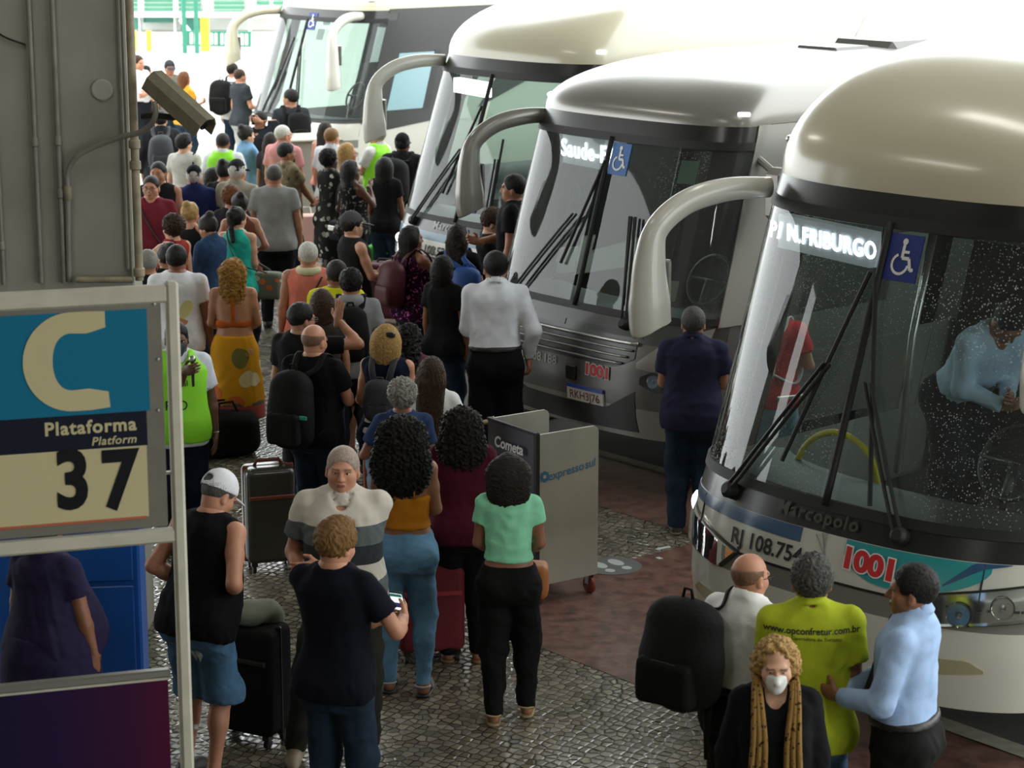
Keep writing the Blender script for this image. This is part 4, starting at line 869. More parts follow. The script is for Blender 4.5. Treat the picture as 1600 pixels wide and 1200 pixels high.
    def skirt(s, vx, z, a, b, end):
        f = Field((-.5, -.5, end-.1), (.5, .5, 1.5), vx); f.loft(np.array(z)-.95, np.array(a), np.array(b), np.full(len(z), -.012), s.Rt if max(z) > 1.1 else None, s.o, n=2.1, k=0); return f.mesh(1)
    def shoe(s, i, vx, low=0):
        a = s.an[i]; sg = (-1, 1)[i]; f = Field(a+V3(-.12, -.14, -.12), a+V3(.12, .26, .12), vx)
        f.cap(a+V3(0, -.03, -.045), a+V3(sg*.008, .12, -.052), .047, .043, 0); f.cap(a+V3(sg*.008, .12, -.055), a+V3(0, .165, -.060), .042, .030, .02); f.cap(a+V3(0, -.008, -.04), a+V3(0, .0, .0), .045, .045, .02)
        X, Y, Z = f.grid(); f.V = np.maximum(f.V, Z-a[2]-.01).astype('f'); f.V = np.maximum(f.V, .006-Z).astype('f'); V_, F_ = f.mesh(1)
        return V_, F_, (V_[F_].mean(1)[:, 2] < .028).astype(int)
    def hair(s, kind, h, seed=0, ln=0.0, w=1.0):
        R = s.Rh; H = s.H; hi = .30 if kind in ('afro', 'bun', 'capbun') else .27; lowz = -.62 if ln > .15 or kind in ('long', 'bigcurl') else -.22
        f = Field(s.np_+V3(-.24, -.30, lowz), s.np_+V3(.24, .20, hi), h); o = {'buzz': .004, 'fringe': .004, 'short': .009, 'shortcurl': .015, 'comb': .018}.get(kind, .014)
        ww = 1.0 if s.fem else 1.07
        f.ell(H(0, -.012, .118), (.076*ww+o, .097+o, .092+o), R, 0)
        X, Y, Z = f.grid()
        P = [(X-s.np_[0])*R[0][i]+(Y-s.np_[1])*R[1][i]+(Z-s.np_[2])*R[2][i] for i in range(3)]
        if kind == 'comb': f.ell(H(0, .02, .20), (.06, .07, .03), R, .02)
        fr = .875*(P[1]-.078)-.483*(P[2]-.150)
        if kind in ('buzz', 'short', 'shortcurl', 'comb', 'fringe'):
            ear = np.maximum(fr, .030-P[2]); ear = np.maximum(ear, np.minimum(.085-P[2], P[1]+.0))  # above the ear line unless behind it
            f.V = np.maximum(f.V, ear).astype('f')
            if kind == 'fringe': f.V = np.maximum(f.V, P[2]-.135).astype('f'); f.V = np.maximum(f.V, P[1]-.02).astype('f')
        else:
            if kind == 'bigcurl':
                f.ell(H(0, -.035, .105), (.125*w, .120, .115), R, .03); f.ell(H(0, -.075, -.03-ln*.25), (.150*w, .085, .16+ln*.28), R@rot('x', .08), .06)
            elif kind == 'afro': f.ell(H(0, -.02, .125), (.115*w, .118, .112), R, .02)
            elif kind == 'bob': f.ell(H(0, -.03, .085), (.105*w, .105, .125), R, .02); f.ell(H(0, -.05, .03-ln*.4), (.10*w, .072, .09+ln*.4), R, .04)
            elif kind == 'long':
                f.ell(H(0, -.035, .06), (.098*w, .088, .14), R, .02); Rl = s.Rt; b0 = H(0, -.07, .04); b1 = s.t(0, -.128-.012*s.fat, .565-ln); 
                for x in (-.055, -.018, .018, .055): f.cap(b0+R@V3(x*w, 0, 0), b1+V3(x*.95*w, 0, 0), .045, .030, .03)
            elif kind in ('bun', 'tail'):
                f.V = np.maximum(f.V, np.maximum(fr, .02-P[2])).astype('f'); ear = np.minimum(.075-P[2], P[1]+.005); f.V = np.maximum(f.V, ear).astype('f')
                if kind == 'bun': f.ell(H(0, -.075, .205), (.045*w, .045, .042), R, .015)
                else: f.cap(H(0, -.11, .15), s.t(0, -.14, .565-ln), .035, .022, .02)
            if kind not in ('bun', 'tail'):
                zz = np.minimum(.155-P[2]*0, .155); f.V = np.maximum(f.V, np.where(P[2] > -.03, np.minimum(.96*(P[1]-.050)-.29*(P[2]-.145), .2), P[1]-.02)).astype('f')
        V_, F_ = f.mesh(1)
        if len(V_) == 0: return V_, F_
        n = vnorm(V_, F_); cr = kind in ('bigcurl', 'afro', 'shortcurl')
        amp, fq = {'bigcurl': (.0095, 150), 'afro': (.0065, 170), 'shortcurl': (.004, 190), 'bob': (.0030, 210), 'long': (.0030, 210), 'comb': (.0035, 190), 'short': (.0016, 220), 'buzz': (0, 1), 'fringe': (0, 1)}.get(kind, (.003, 80))
        if s.messy: amp, fq = .0075, 130
        if amp: V_ = V_+n*waves(V_-s.np_, amp, fq, 7, seed, (1, 1, 1) if cr else (1, 1, .18))[:, None]
        return V_, F_
    messy = 0
def merge(parts):
    V_, F_, m, o = [], [], [], 0
    for v, f, k in parts:
        if len(v) == 0: continue
        V_.append(v); F_.append(f+o); m.append(k); o += len(v)
    return np.concatenate(V_), np.concatenate(F_), np.concatenate(m)
TOPS = {'tee': dict(sleeve=.62, hem=-.12), 'tight': dict(sleeve=.5, hem=.07, off=.010, loose=0, scoop=.02), 'long': dict(sleeve=1.98, hem=-.0, loose=.75), 'tuck': dict(sleeve=1.98, hem=.055, loose=.8, collar=True), 'tuckshort': dict(sleeve=.62, hem=.055, loose=.8, collar=True), 'polo': dict(sleeve=.68, hem=-.13, collar=True, off=.02, loose=.7, scoop=.085),
 'tank': dict(sleeve=0, hem=-.12, hole=.0, neck=.08), 'cami': dict(sleeve=0, hem=-.08, hole=.03, loose=.25, scoop=.07, neck=.10), 'vest': dict(sleeve=0, hem=-.10, hole=-.05, off=.034, loose=1, scoop=.08), 'jacket': dict(sleeve=1.9, hem=-.14, off=.030, loose=.9, scoop=.08, collar=True), 'band': dict(sleeve=0, hem=.10, off=.010, loose=0)}
def person(px, py, h, head, label, skin='m', fem=0, fat=0, top=('tee', '202022'), bot=('jeans', 'denim dark'), hair=('short', 'black'), arms=('d', 'd'), hy=0, hp=0, hr=0, lean=0, legs=0, feet=('shoe', '1c1b1b'), extra=(), lod=None, face=None, topkw=None, at=None, z0=0.0, group=None, brow=None):
    """px,py: where the crown of the head is seen; h: stature; head: heading, 0 = walking away, 90 = facing left, 180 = facing the camera"""
    q = gp(px, py, h+z0) if at is None else Vector(at); d = q.y; lod = lod if lod is not None else (0 if d < 16.5 else 1 if d < 22.5 else 2)
    vx, vh, vn = ((.012, .0056, .0045), (.017, .0085, .0065), (.022, .012, .0085))[lod]; sc = h/1.75
    g = Fig(fem, fat, arms, math.radians(hy), math.radians(hp), math.radians(hr), math.radians(lean), legs); g.messy = 1 if hair and len(hair) > 3 and hair[3] == 'messy' else 0
    fc = lod < 2 if face is None else face
    V_, F_, mi = g.body(vx, vh, vn, feet[0] in ('bare', 'sandal', 'flip'), fc)
    sk = skin_mat(skin); lip = mat('lips '+skin, '8d5548' if skin in 'lr' else '6b4036' if skin in 'mt' else '4a2a24', .45); br = mat('brow', HAIRC[brow or (hair[1] if hair else 'dark')], .7)
    me = arr_mesh('person', V_*sc, F_, [sk, lip, br, mat('eye white', 'd5d0c8', .3), mat('iris', '20150f', .15)], mi)
    root = link('person', me, None, (q.x, q.y, z0), label, 'person', group, None, (0, 0, math.radians(head))); root['_s'] = sc
    def part(name, VF, ms, amp=.0, fq=22, seed=0, sq=(1, 1, .8)):
        v, f = VF[0], VF[1]
        if len(v) == 0: return None
        if amp: n_ = vnorm(v, f); v = v+n_*np.maximum(waves(v, amp, fq, 6, seed+int(px), sq)+waves(v, amp*.42, fq*2.7, 5, seed+int(px)+9, (sq[0], sq[1], sq[2]*.6)), -.0035)[:, None]
        return link(name, arr_mesh(name, v*sc, f, ms if isinstance(ms, list) else [ms], VF[2] if len(VF) > 2 else None), root)
    kw = dict(TOPS[top[0]]); kw.update(topkw or {})
    nm = {'tee': 't_shirt', 'tight': 't_shirt', 'long': 'shirt', 'tuck': 'dress_shirt', 'tuckshort': 'polo_shirt', 'polo': 'polo_shirt', 'tank': 'tank_top', 'cami': 'camisole', 'vest': 'vest', 'jacket': 'jacket', 'band': 'crop_top'}[top[0]]
    if len(top) > 3: nm = top[3]
    tm = cloth_mat(top[1], top[2] if len(top) > 2 else None)
    o_top = part(nm, g.top(vx, **kw), tm, .0055, 27, 1, (1, 1, .6))
    b = bot[0]
    if b in ('jeans', 'trousers', 'slacks', 'shorts', 'leggings', 'baggy'):
        pk = {'jeans': dict(off=.012, ease=.006), 'trousers': dict(off=.018, ease=.016), 'slacks': dict(off=.022, ease=.018, waist=.085), 'shorts': dict(end=.47, off=.014, ease=.030), 'leggings': dict(off=.008, ease=0, end=.12), 'baggy': dict(off=.022, ease=.028)}[b]
        if len(bot) > 2: pk.update(bot[2])
        part('shorts' if b == 'shorts' else 'jeans' if 'denim' in bot[1] else 'trousers', g.pants(vx, **pk), cloth_mat(bot[1]), .006, 30, 2, (.6, .6, 1.2))
        if 'belt' in extra:
            f = Field((-.35, -.35, .9), (.35, .4, 1.12), .011); f.loft(TZ, g.a+.030, g.b+.032, g.c, g.Rt, g.o, z0=.052, z1=.090, n=2.35, k=0); part('belt', f.mesh(0), mat('belt leather', '1c1614', .45))
    elif b == 'skirt':
        part('skirt', g.skirt(vx, *bot[2]), cloth_mat(bot[1], bot[3] if len(bot) > 3 else None), .006, 22, 2, (1, 1, .25))
    if feet[0] in ('shoe', 'sneaker'):
        for i in (0, 1): part('shoe', g.shoe(i, .008 if lod == 0 else .012), [mat('shoe '+feet[1], feet[1], .55), mat('sole '+(feet[2] if len(feet) > 2 else feet[1]), feet[2] if len(feet) > 2 else feet[1], .7)])
    elif feet[0] in ('sandal', 'flip'):
        for i, sg in enumerate((-1, 1)):
            a = g.an[i]; f = Field(a+V3(-.1, -.12, -.1), a+V3(.1, .25, .03), .007 if lod == 0 else .012)
            f.cap(a+V3(0, -.025, -.08), a+V3(sg*.008, .165, -.08), .046, .048, 0); X, Y, Z = f.grid(); f.V = np.maximum(f.V, np.abs(Z-.010)-.010).astype('f'); so = f.mesh(1)
            s_ = part('sandal', so, mat('sandal '+feet[1], feet[1], .6)); mb = MB()
            for yy in ((.11, .075) if feet[0] == 'sandal' else (.10,)):
                mb.tube([(a+V3(.043*math.cos(t)*(-1), yy, -.065+.062*math.sin(t)))*sc for t in np.linspace(0, PI, 9)], .010*sc, 6, flat=.4)
            mb.tube([(a+V3(.046*math.cos(t), -.02-.045*math.sin(t)*.9, -.015))*sc for t in np.linspace(0, PI, 9)], .007*sc, 6) if feet[0] == 'sandal' else None
            mb.build('strap', mat('sandal '+(feet[2] if len(feet) > 2 else feet[1]), feet[2] if len(feet) > 2 else feet[1], .6), s_, smooth=True)
    if hair and hair[0]:
        cu = hair[0] in ('bigcurl', 'afro', 'shortcurl'); hk = hair[4] if len(hair) > 4 else {}
        part('hair', g.hair(hair[0], vh*(1.0 if lod else 1.15), int(px), hair[2] if len(hair) > 2 else 0, **hk), hair_mat(hair[1], cu or g.messy))
    def Hh(*p): return Vector(g.H(*p)*sc)
    for e in extra:
        k = e[0] if isinstance(e, tuple) else e
        if k == 'glasses':
            mb = MB(); fm = mat('spectacle frame', '161514', .3)
            for sg in (-1, 1):
                mb.tube([Hh(sg*.033+.023*math.cos(t), .112, .088+.017*math.sin(t)) for t in np.linspace(0, 2*PI, 16, endpoint=False)], .0022*sc, 5, closed=True); mb.tube([Hh(sg*.056, .111, .094), Hh(sg*.079, .06, .094), Hh(sg*.082, -.005, .088), Hh(sg*.08, -.02, .075)], .0022*sc, 5)
            mb.tube([Hh(-.011, .114, .092), Hh(.011, .114, .092)], .002*sc, 5); gl = mb.build('glasses', fm, root, smooth=True)
        elif k == 'mask':
            f = Field(g.np_+V3(-.13, -.1, -.07), g.np_+V3(.13, .2, .16), vh); R = g.Rh; H = g.H
            f.ell(H(0, .030, .055), (.064, .082, .08), R, 0); f.ell(H(0, .066, -.004), (.034, .036, .032), R, .03); f.cap(H(0, .092, .075), H(0, .120, .052), .014, .016, .025)
            X, Y, Z = f.grid(); P = [(X-g.np_[0])*R[0][i]+(Y-g.np_[1])*R[1][i]+(Z-g.np_[2])*R[2][i] for i in range(3)]
            f.V = np.maximum(np.maximum(f.V, .035-P[1]), np.maximum(P[2]-.083+np.abs(P[0])*.25, -.032-P[2])).astype('f'); m_ = part('face_mask', f.mesh(1), mat('mask '+e[1], e[1], .8, bump=.15, bscale=90))
            mb = MB()
            for sg in (-1, 1): mb.tube([Hh(sg*.062, .05, .06), Hh(sg*.08, .01, .085), Hh(sg*.083, -.012, .08)], .002*sc, 5); mb.tube([Hh(sg*.058, .05, -.01), Hh(sg*.08, .0, .045), Hh(sg*.083, -.015, .06)], .002*sc, 5)
            mb.build('ear_loop', mat('mask '+e[1], e[1]), m_)
        elif k == 'cap':
            f = Field(g.np_+V3(-.2, -.28, .05), g.np_+V3(.2, .28, .27), max(.006, vh)); R = g.Rh; H = g.H; sg = e[2] if len(e) > 2 else 1
            f.ell(H(0, -.012, .125), (.090, .112, .108), R, 0); f.ell(H(0, -.012, .112), (.083, .105, .09), R, .0, 'c')
            X, Y, Z = f.grid(); P = [(X-g.np_[0])*R[0][i]+(Y-g.np_[1])*R[1][i]+(Z-g.np_[2])*R[2][i] for i in range(3)]
            f.V = np.maximum(f.V, .112-P[2]+.12*P[1]*sg).astype('f')
            if len(e) > 3: f.ell(H(0, -sg*.115, .145), (.038, .04, .022), R, .004, 'c')
            o = part('cap', f.mesh(1), cloth_mat(e[1])); f = Field(g.np_+V3(-.25, -.3, .0), g.np_+V3(.25, .3, .27), max(.005, vh*.8))
            f.ell(H(0, sg*.135, .118-.02), (.078, .085, .012), R@rot('x', -sg*.25), 0); f.ell(H(0, sg*.0, .118), (.080, .10, .06), R, .002, 'c'); b_ = f.mesh(1)
            if len(b_[0]): link('cap_brim', arr_mesh('cap_brim', b_[0]*sc, b_[1], [cloth_mat(e[1])]), o)
        elif k == 'beard':
            f = Field(g.np_+V3(-.12, -.12, -.08), g.np_+V3(.12, .18, .14), vh); R = g.Rh; H = g.H
            f.ell(H(0, .024, .052), (.063, .074, .076), R, 0); f.ell(H(0, .068, -.008), (.034, .032, .034), R, .03)
            X, Y, Z = f.grid(); P = [(X-g.np_[0])*R[0][i]+(Y-g.np_[1])*R[1][i]+(Z-g.np_[2])*R[2][i] for i in range(3)]
            f.V = np.maximum(f.V, np.maximum(P[2]-.040-.3*np.maximum(0, np.abs(P[0])-.03), -.008-P[1])).astype('f'); part('beard', f.mesh(1), hair_mat(e[1]))
        elif k == 'vest':   # high visibility vest over the shirt
            kw2 = dict(sleeve=0, hem=-.10, hole=-.045, off=.032, loose=.9, scoop=.06, neck=.085); v_ = part('safety_vest', g.top(vx, **kw2), mat('lime vest cloth', '8fe22a', .7, bump=.1, bscale=60), .003, 20, 5)
        elif k == 'lanyard':
            mb = MB(); mb.tube([Vector(g.t(.070*math.sin(t), -.012-.072*math.cos(t), .565)*sc) for t in np.linspace(-2.2, 2.2, 18)], .005*sc, 6); mb.build('lanyard', mat('lanyard '+e[1], e[1], .7), root, smooth=True)
        elif k == 'watch':
            i = e[1]; w_ = Vector(g.wr[i]*sc); ax = Vector(g.hd[i]); mb = MB(); mb.lathe(w_-ax*.012, [(.030*g.r*sc, 0), (.034*g.r*sc, .004), (.034*g.r*sc, .02), (.030*g.r*sc, .024)], axis=ax, n=16); mb.build('watch', mat('watch '+e[2], e[2], .3, metal=.5), root, smooth=True)
        elif k == 'tie':
            f = Field((-.1, .0, .9), (.1, .35, 1.55), .008); zt, zb = g.t(0, .07, .53), g.t(0, .165+.03*g.fat, .12); f.cap(zt, zt*.4+zb*.6, .016, .026, 0); f.cap(zt*.4+zb*.6, zb, .026, .034, .01); V2, F2 = f.mesh(1); link('tie', arr_mesh('tie', V2*sc, F2, [mat('tie cloth', '24242a', .6)]), root)
        elif k == 'scarf':
            mb = MB(); 
            for sg in (-1, 1):
                for q2 in (-1, 0, 1):
                    pts = [g.t(0, -.10, .575), g.t(sg*.07, -.065, .590), g.t(sg*(.09+q2*.008), .01, .575), g.t(sg*(.088+q2*.016), .115, .485), g.t(sg*(.080+q2*.026), .180, .33), g.t(sg*(.085+q2*.032), .185, .15), g.t(sg*(.09+q2*.036), .195, -.08)]
                    mb.tube([Vector(p)*sc for p in bez(pts, 26)], .021*sc, 8, flat=.75)
            mb.build('scarf', PATTERNS['leopard'](), root, smooth=True)
        elif k == 'hoodie':
            f = Field(g.np_+V3(-.2, -.2, -.16), g.np_+V3(.2, .2, .08), .012); f.ell(g.np_+V3(0, -.07, -.05), (.12, .06, .06), None, 0); f.cap(g.np_+V3(-.09, -.03, -.03), g.np_+V3(-.05, .07, -.06), .03, .025, .03); f.cap(g.np_+V3(.09, -.03, -.03), g.np_+V3(.05, .07, -.06), .03, .025, .03); part('hood', f.mesh(1), tm)
        elif k == 'pillow':
            mb = MB(); mb.tube([Vector((g.np_+V3(.085*math.sin(t), -.01-.095*math.cos(t), -.045))*sc) for t in np.linspace(-2.5, 2.5, 22)], .038*sc, 12); mb.build('neck_pillow', cloth_mat('c9c3a0'), root, smooth=True)
        elif k == 'headband':
            mb = MB(); mb.tube([Vector(g.H(.083*math.cos(t), .02-.02*abs(math.cos(t)), .125+.096*math.sin(t))*sc) for t in np.linspace(0, PI, 14)], .010*sc, 6); mb.build('headband', mat('band '+e[1], e[1], .6), root, smooth=True)
        elif k == 'strapband':
            mb = MB(); [mb.tube([Vector(g.t(sg*.085, -.118, .30)*sc), Vector(g.t(sg*.083, -.108, .40)*sc), Vector(g.t(sg*.08, -.07, .492)*sc), Vector(g.t(sg*.078, .03, .49)*sc), Vector(g.t(sg*.07, .10, .36)*sc)], .016*sc, 8, flat=.35, up=(0, 1, 0)) for sg in (-1, 1)]
            mb.build('shoulder_strap', tm, root, smooth=True)
        elif k == 'bracelet': 
            i = e[1]; w_ = Vector(g.wr[i]*sc); ax = Vector(g.hd[i]); mb = MB(); mb.tube([w_+Vector(np.cross(g.hd[i], g.pn[i])*math.cos(t)*.03*g.r*sc)+Vector(g.pn[i]*math.sin(t)*.026*g.r*sc) for t in np.linspace(0, 2*PI, 14, endpoint=False)], .004*sc, 6, closed=True); mb.build('bracelet', M_steel, root, smooth=True)
        elif k == 'flower':
            mb = MB(); [mb.lathe(Hh(.02*math.cos(t), -.02+.02*math.sin(t), .235), [(.0, -.008), (.016, 0), (.0, .008)], n=8) for t in np.linspace(0, 2*PI, 6)]; mb.build('hair_flower', mat('flower pink', 'e8b9b4', .6), root, smooth=True)
        elif k == 'clip':
            mb = MB(); mb.box(Hh(.06, -.10, .16), (.07*sc, .04*sc, .04*sc), bev=.01); mb.build('hair_clip', M_black, root)
    root['_r'] = 0; del root['_r']; del root['_s']
    return root, g, sc
# ---------------------------------------------------------------- platform sign and poster
SD = Vector((.956, .292, 0)).normalized(); SN = Vector((SD.y, -SD.x, 0))     # along the sign, towards the viewer
post = onY(274, 640, 9.15); post.z = 0
M_frame = mat('sign frame paint', 'b3af9e', .45, var=.08, vscale=9); M_al = mat('sign aluminium', '6f6b60', .5, metal=.2, var=.12, vscale=5)
sg_ = thing('platform_sign', 'platform C 37 sign board in a cream tube frame at left', 'sign', post)
def SP(x, z, o=0.0): return SD*x+SN*o+Vector((0, 0, z))
def zat(px, py):  # height on the sign plane at this pixel
    c, s = math.cos(PITCH), math.sin(PITCH); r = Vector((px-800, FPX*c+(600-py)*s, -FPX*s+(600-py)*c)); o = Vector((0, 0, CAM_H))
    t = (post-o).dot(SN)/r.dot(SN); p = o+r*t; return (p-post).dot(SD), p.z
zt_, zb_ = zat(262, 458)[1], zat(262, 836)[1]
mb = MB(); mb.box(SP(0, zt_/2+.02), (.055, .055, zt_+.06), Matrix.Rotation(math.atan2(SD.y, SD.x), 3, 'Z'), bev=.012); mb.build('post', M_frame, sg_)
RS = Matrix.Rotation(math.atan2(SD.y, SD.x), 3, 'Z')
for nm, z, hh in (('top_beam', zt_, .075), ('lower_beam', zb_, .06)):
    mb = MB(); mb.box(SP(-.70, z), (1.36, .05, hh), RS, bev=.01); mb.build(nm, M_frame, sg_)
mb = MB(); mb.box(SP(-1.4, zt_/2), (.055, .055, zt_+.06), RS, bev=.012); mb.build('post', M_frame, sg_)
xr_, pz1 = zat(250, 468); _, pz0 = zat(250, 822)
mb = MB(); mb.box(SP((xr_-1.36)/2, (pz1+pz0)/2, .0), (xr_+1.36, .03, pz1-pz0), RS, bev=.004); pn = mb.build('panel', M_al, sg_)
def band(nm, y0, y1, m, xr=228, off=.018):
    a, b_ = zat(xr, y0), zat(xr, y1); mb = MB(); mb.prism([(-1.30, b_[1]), (a[0], b_[1]), (a[0], a[1]), (-1.30, a[1])], SN*off, SD, Vector((0, 0, 1)), .003); return mb.build(nm, m, pn)
M_sblue = mat('sign turquoise', '116785', .6, spec=.15); M_snavy = mat('sign navy', '141827', .6, spec=.15); M_scream = mat('sign cream', 'b8ae88', .6, spec=.15); M_sred = mat('sign red line', 'a4563a', .5)
band('blue_field', 481, 640, M_sblue); band('navy_field', 640, 694, M_snavy); band('cream_field', 694, 805, M_scream); band('red_line', 804, 808, M_sred, off=.0195)
def SPt(px, py, off=.021):
    x, z = zat(px, py); return lambda a, b: SN*off+SD*(x+a)+Vector((0, 0, z+b))
def sh(px0, py0, px1, py1): return zat(px0, py0)[1]-zat(px1, py1)[1]
H_C = sh(160, 487, 160, 641)
# letter C drawn as a thick arc with straight cut ends
cx, cz = zat(112, 564); R_o = H_C/2; k = .96; arc = [(R_o*math.cos(t)*k, R_o*math.sin(t)) for t in np.linspace(math.radians(58), math.radians(302), 40)]; inner = [((R_o-.105-.02*abs(math.cos(t)))*math.cos(t)*k, (R_o-.088)*math.sin(t)) for t in np.linspace(math.radians(62), math.radians(298), 40)]
ex = (zat(163, 500)[0]-cx)
outl = [(ex, R_o*.985), (ex*.55, R_o)]+arc[4:-4]+[(ex*.55, -R_o), (ex*1.06, -R_o*.96), (ex*1.02, -R_o*.62), (ex*.4, -(R_o-.085))]
inn = [(ex*.4, R_o-.085), (ex, R_o*.66)]
oc = [(ex, R_o*.985), (ex*.5, R_o)]+arc[5:-5]+[(ex*.5, -R_o), (ex*1.06, -R_o*.965)]; ic = [(ex, R_o*.66), (ex*.45, R_o-.092)]+inner[5:-5]+[(ex*.45, -(R_o-.092)), (ex*1.02, -R_o*.64)]
mb = MB(); vs = [SN*.0215+SD*(cx+a)+Vector((0, 0, cz+b)) for a, b in oc+ic]; n = len(oc); mb.add(vs, [(i, i+1, n+i+1, n+i) for i in range(n-1)]); mb.build('lettering', M_scream, pn)
lettering('lettering', 'Plataforma', .078, M_scream, pn, SPt(212, 661), bold=.0022, align='RIGHT', space=1.12)
lettering('lettering', 'Platform', .050, M_scream, pn, SPt(212, 684), bold=.0008, align='RIGHT', shear=.22, space=1.08)
for ch, px in (('3', 113), ('7', 186)): lettering('number', ch, .345, mat('sign black', '0a0a10', .6, spec=.2), pn, SPt(px, 752), bold=.012, xs=.86)
for px, py in ((96, 474), (246, 640), (246, 560), (240, 474)):
    x, z = zat(px, py); mb = MB(); mb.lathe(SP(x, z, .016), [(.008, 0), (.006, .004), (0, .005)], axis=SN, n=10); mb.build('screw', M_steel, pn)
for py in (740, 828):
    x, z = zat(256, py); mb = MB(); mb.box(SP(x+.02, z, -.01), (.08, .02, .012), RS); mb.build('bracket', M_steel, sg_)
# purple poster board under the sign
def f_poster(nt, N, L, b, tc):
    sx = N.new('ShaderNodeSeparateXYZ'); L.new(tc.outputs['Object'], sx.inputs[0]); r = N.new('ShaderNodeMapRange'); r.inputs[1].default_value = -.95; r.inputs[2].default_value = .0; L.new(sx.outputs[0], r.inputs[0])
    L.new(ramp(N, L, r.outputs[0], [(0, '120c2c'), (.45, '200d33'), (.8, '320c2d'), (1, '4c0d2e')]), b.inputs['Base Color'])
x1, z1_ = zat(266, 1062); pb = thing('poster_board', 'dark purple poster board below the platform sign', 'poster', post+SD*(-.03)-SN*.02, math.atan2(SD.y, SD.x))
mb = MB(); mb.box((-.68, 0, z1_-.62), (1.28, .03, 1.24)); mb.build('poster', mat('purple poster', '38164a', .55, spec=.15, fn=f_poster), pb)
mb = MB(); mb.box((-.68, -.004, z1_+.03), (1.3, .045, .035), bev=.006); mb.build('metal_edge', M_steel, pb)
mb = MB(); mb.box((-.68, 0, z1_+.006), (1.28, .034, .012)); mb.build('cream_edge', M_frame, pb)
for x in (-.66,):
    mb = MB(); mb.box((x, .06, z1_/2-.2), (.05, .05, z1_-.4)); mb.build('stand_leg', M_steel, pb)
for x in (-.035, .035):
    p_ = SP(x, zat(274, 1140)[1], .0); mb = MB(); mb.lathe(p_, [(.012, 0), (.012, .012), (.008, .016), (0, .016)], axis=SD*(1 if x > 0 else -1), n=10); mb.build('bolt', M_steel, sg_)
# blue metal locker behind the sign
t = thing('blue_locker', 'bright blue metal locker behind the sign frame', 'locker', (-2.62, 12.6, 0), .1)
mb = MB(); mb.box((-.12, .25, .57), (1.1, .5, 1.14), bev=.015); mb.build('body', mat('blue enamel', '0f4f9e', .4, var=.1, vscale=4), t)
for z0, z1 in ((.04, .77), (.80, 1.11)):
    mb = MB(); mb.box((.14, -.008, (z0+z1)/2), (.5, .02, z1-z0), bev=.006); dr = mb.build('door', mat('blue enamel', '0f4f9e'), t); mb = MB(); mb.box((-.05, -.026, (z0+z1)/2), (.02, .02, .1), bev=.004); mb.build('door_handle', M_steel, dr)
# ---------------------------------------------------------------- cart of two bus companies
ct = thing('ticket_cart', 'scuffed white and dark blue wheeled counter cart in the middle of the platform', 'cart', (.165, 14.57, 0), math.atan2(.57, .82))
def f_scuff(nt, N, L, b, tc):
    v = N.new('ShaderNodeTexVoronoi'); v.inputs['Scale'].default_value = 9; L.new(tc.outputs['Object'], v.inputs['Vector']); n = N.new('ShaderNodeTexNoise'); n.inputs['Scale'].default_value = 3; n.inputs['Detail'].default_value = 6; L.new(tc.outputs['Object'], n.inputs[0])
    sp = N.new('ShaderNodeSeparateColor'); L.new(v.outputs['Color'], sp.inputs[0])
    m = math_n(N, L, 'MULTIPLY', math_n(N, L, 'LESS_THAN', v.outputs['Distance'], .085), math_n(N, L, 'GREATER_THAN', sp.outputs[0], .72))
    base = ramp(N, L, n.outputs[0], [(.3, 'aaa697'), (.7, 'bab6a7')]); L.new(mixc(N, L, m, base, '4c453a'), b.inputs['Base Color'])
M_cw = mat('worn white laminate', 'b5b1a2', .5, fn=f_scuff); M_cd = mat('dark indigo laminate', '35343f', .5, var=.1, vscale=6); M_rim = mat('black edge trim', '1a1817', .6)
def rr(w, h, r, tr=True, tl=True):
    P = [(0, 0), (w, 0)]; P += [(w-r+r*math.cos(a), h-r+r*math.sin(a)) for a in np.linspace(0, PI/2, 7)] if tr else [(w, h)]; P += [(r+r*math.cos(a), h-r+r*math.sin(a)) for a in np.linspace(PI/2, PI, 7)] if tl else [(0, h)]; return P
mb = MB(); mb.prism(rr(.52, 1.06, .045, True, False), (0, 0, .14), (1, 0, 0), (0, 0, 1), .02); wp = mb.build('front_panel', M_cw, ct)
mb = MB(); mb.prism(rr(.58, 1.06, .03, False, False), (0, .58, .14), (0, -1, 0), (0, 0, 1), .02); dp = mb.build('side_panel', M_cd, ct)
mb = MB(); mb.prism(rr(.50, 1.06, .04, True, False), (.02, .58, .14), (1, 0, 0), (0, 0, 1), .02); mb.build('back_panel', M_cw, ct)
mb = MB(); mb.box((.006, .006, .67), (.03, .03, 1.08)); mb.box((.006, .29, 1.205), (.03, .58, .02)); mb.build('edge_trim', M_rim, ct)
mb = MB(); mb.box((.27, .29, .2), (.48, .54, .04)); mb.build('bottom_shelf', M_cw, ct)
mb = MB(); mb.box((.27, .29, .85), (.47, .54, .02)); mb.build('inner_shelf', mat('blue shelf', '20406e', .6), ct)
for x in (.04, .48):
    for y in (.04, .54):
        mb = MB(); mb.box((x, y, .15), (.07, .04, .03)); mb.box((x-.022, y, .11), (.006, .04, .08)); mb.box((x+.022, y, .11), (.006, .04, .08)); w = mb.build('caster', M_steel, ct)
        mb = MB(); mb.lathe((x, y, .062), [(.02, -.018), (.055, -.016), (.062, -.008), (.062, .008), (.055, .016), (.02, .018)], axis=(1, 0, 0), n=20); mb.build('wheel', mat('red rubber wheel', '7c2f1c', .6), w, smooth=40)
mb = MB(); mb.tube([(-.18, .66, 1.14), (.06, .66, 1.16)], .018, 10); hd_ = mb.build('push_handle', mat('wooden handle', '8f7a4e', .6), ct, smooth=40)
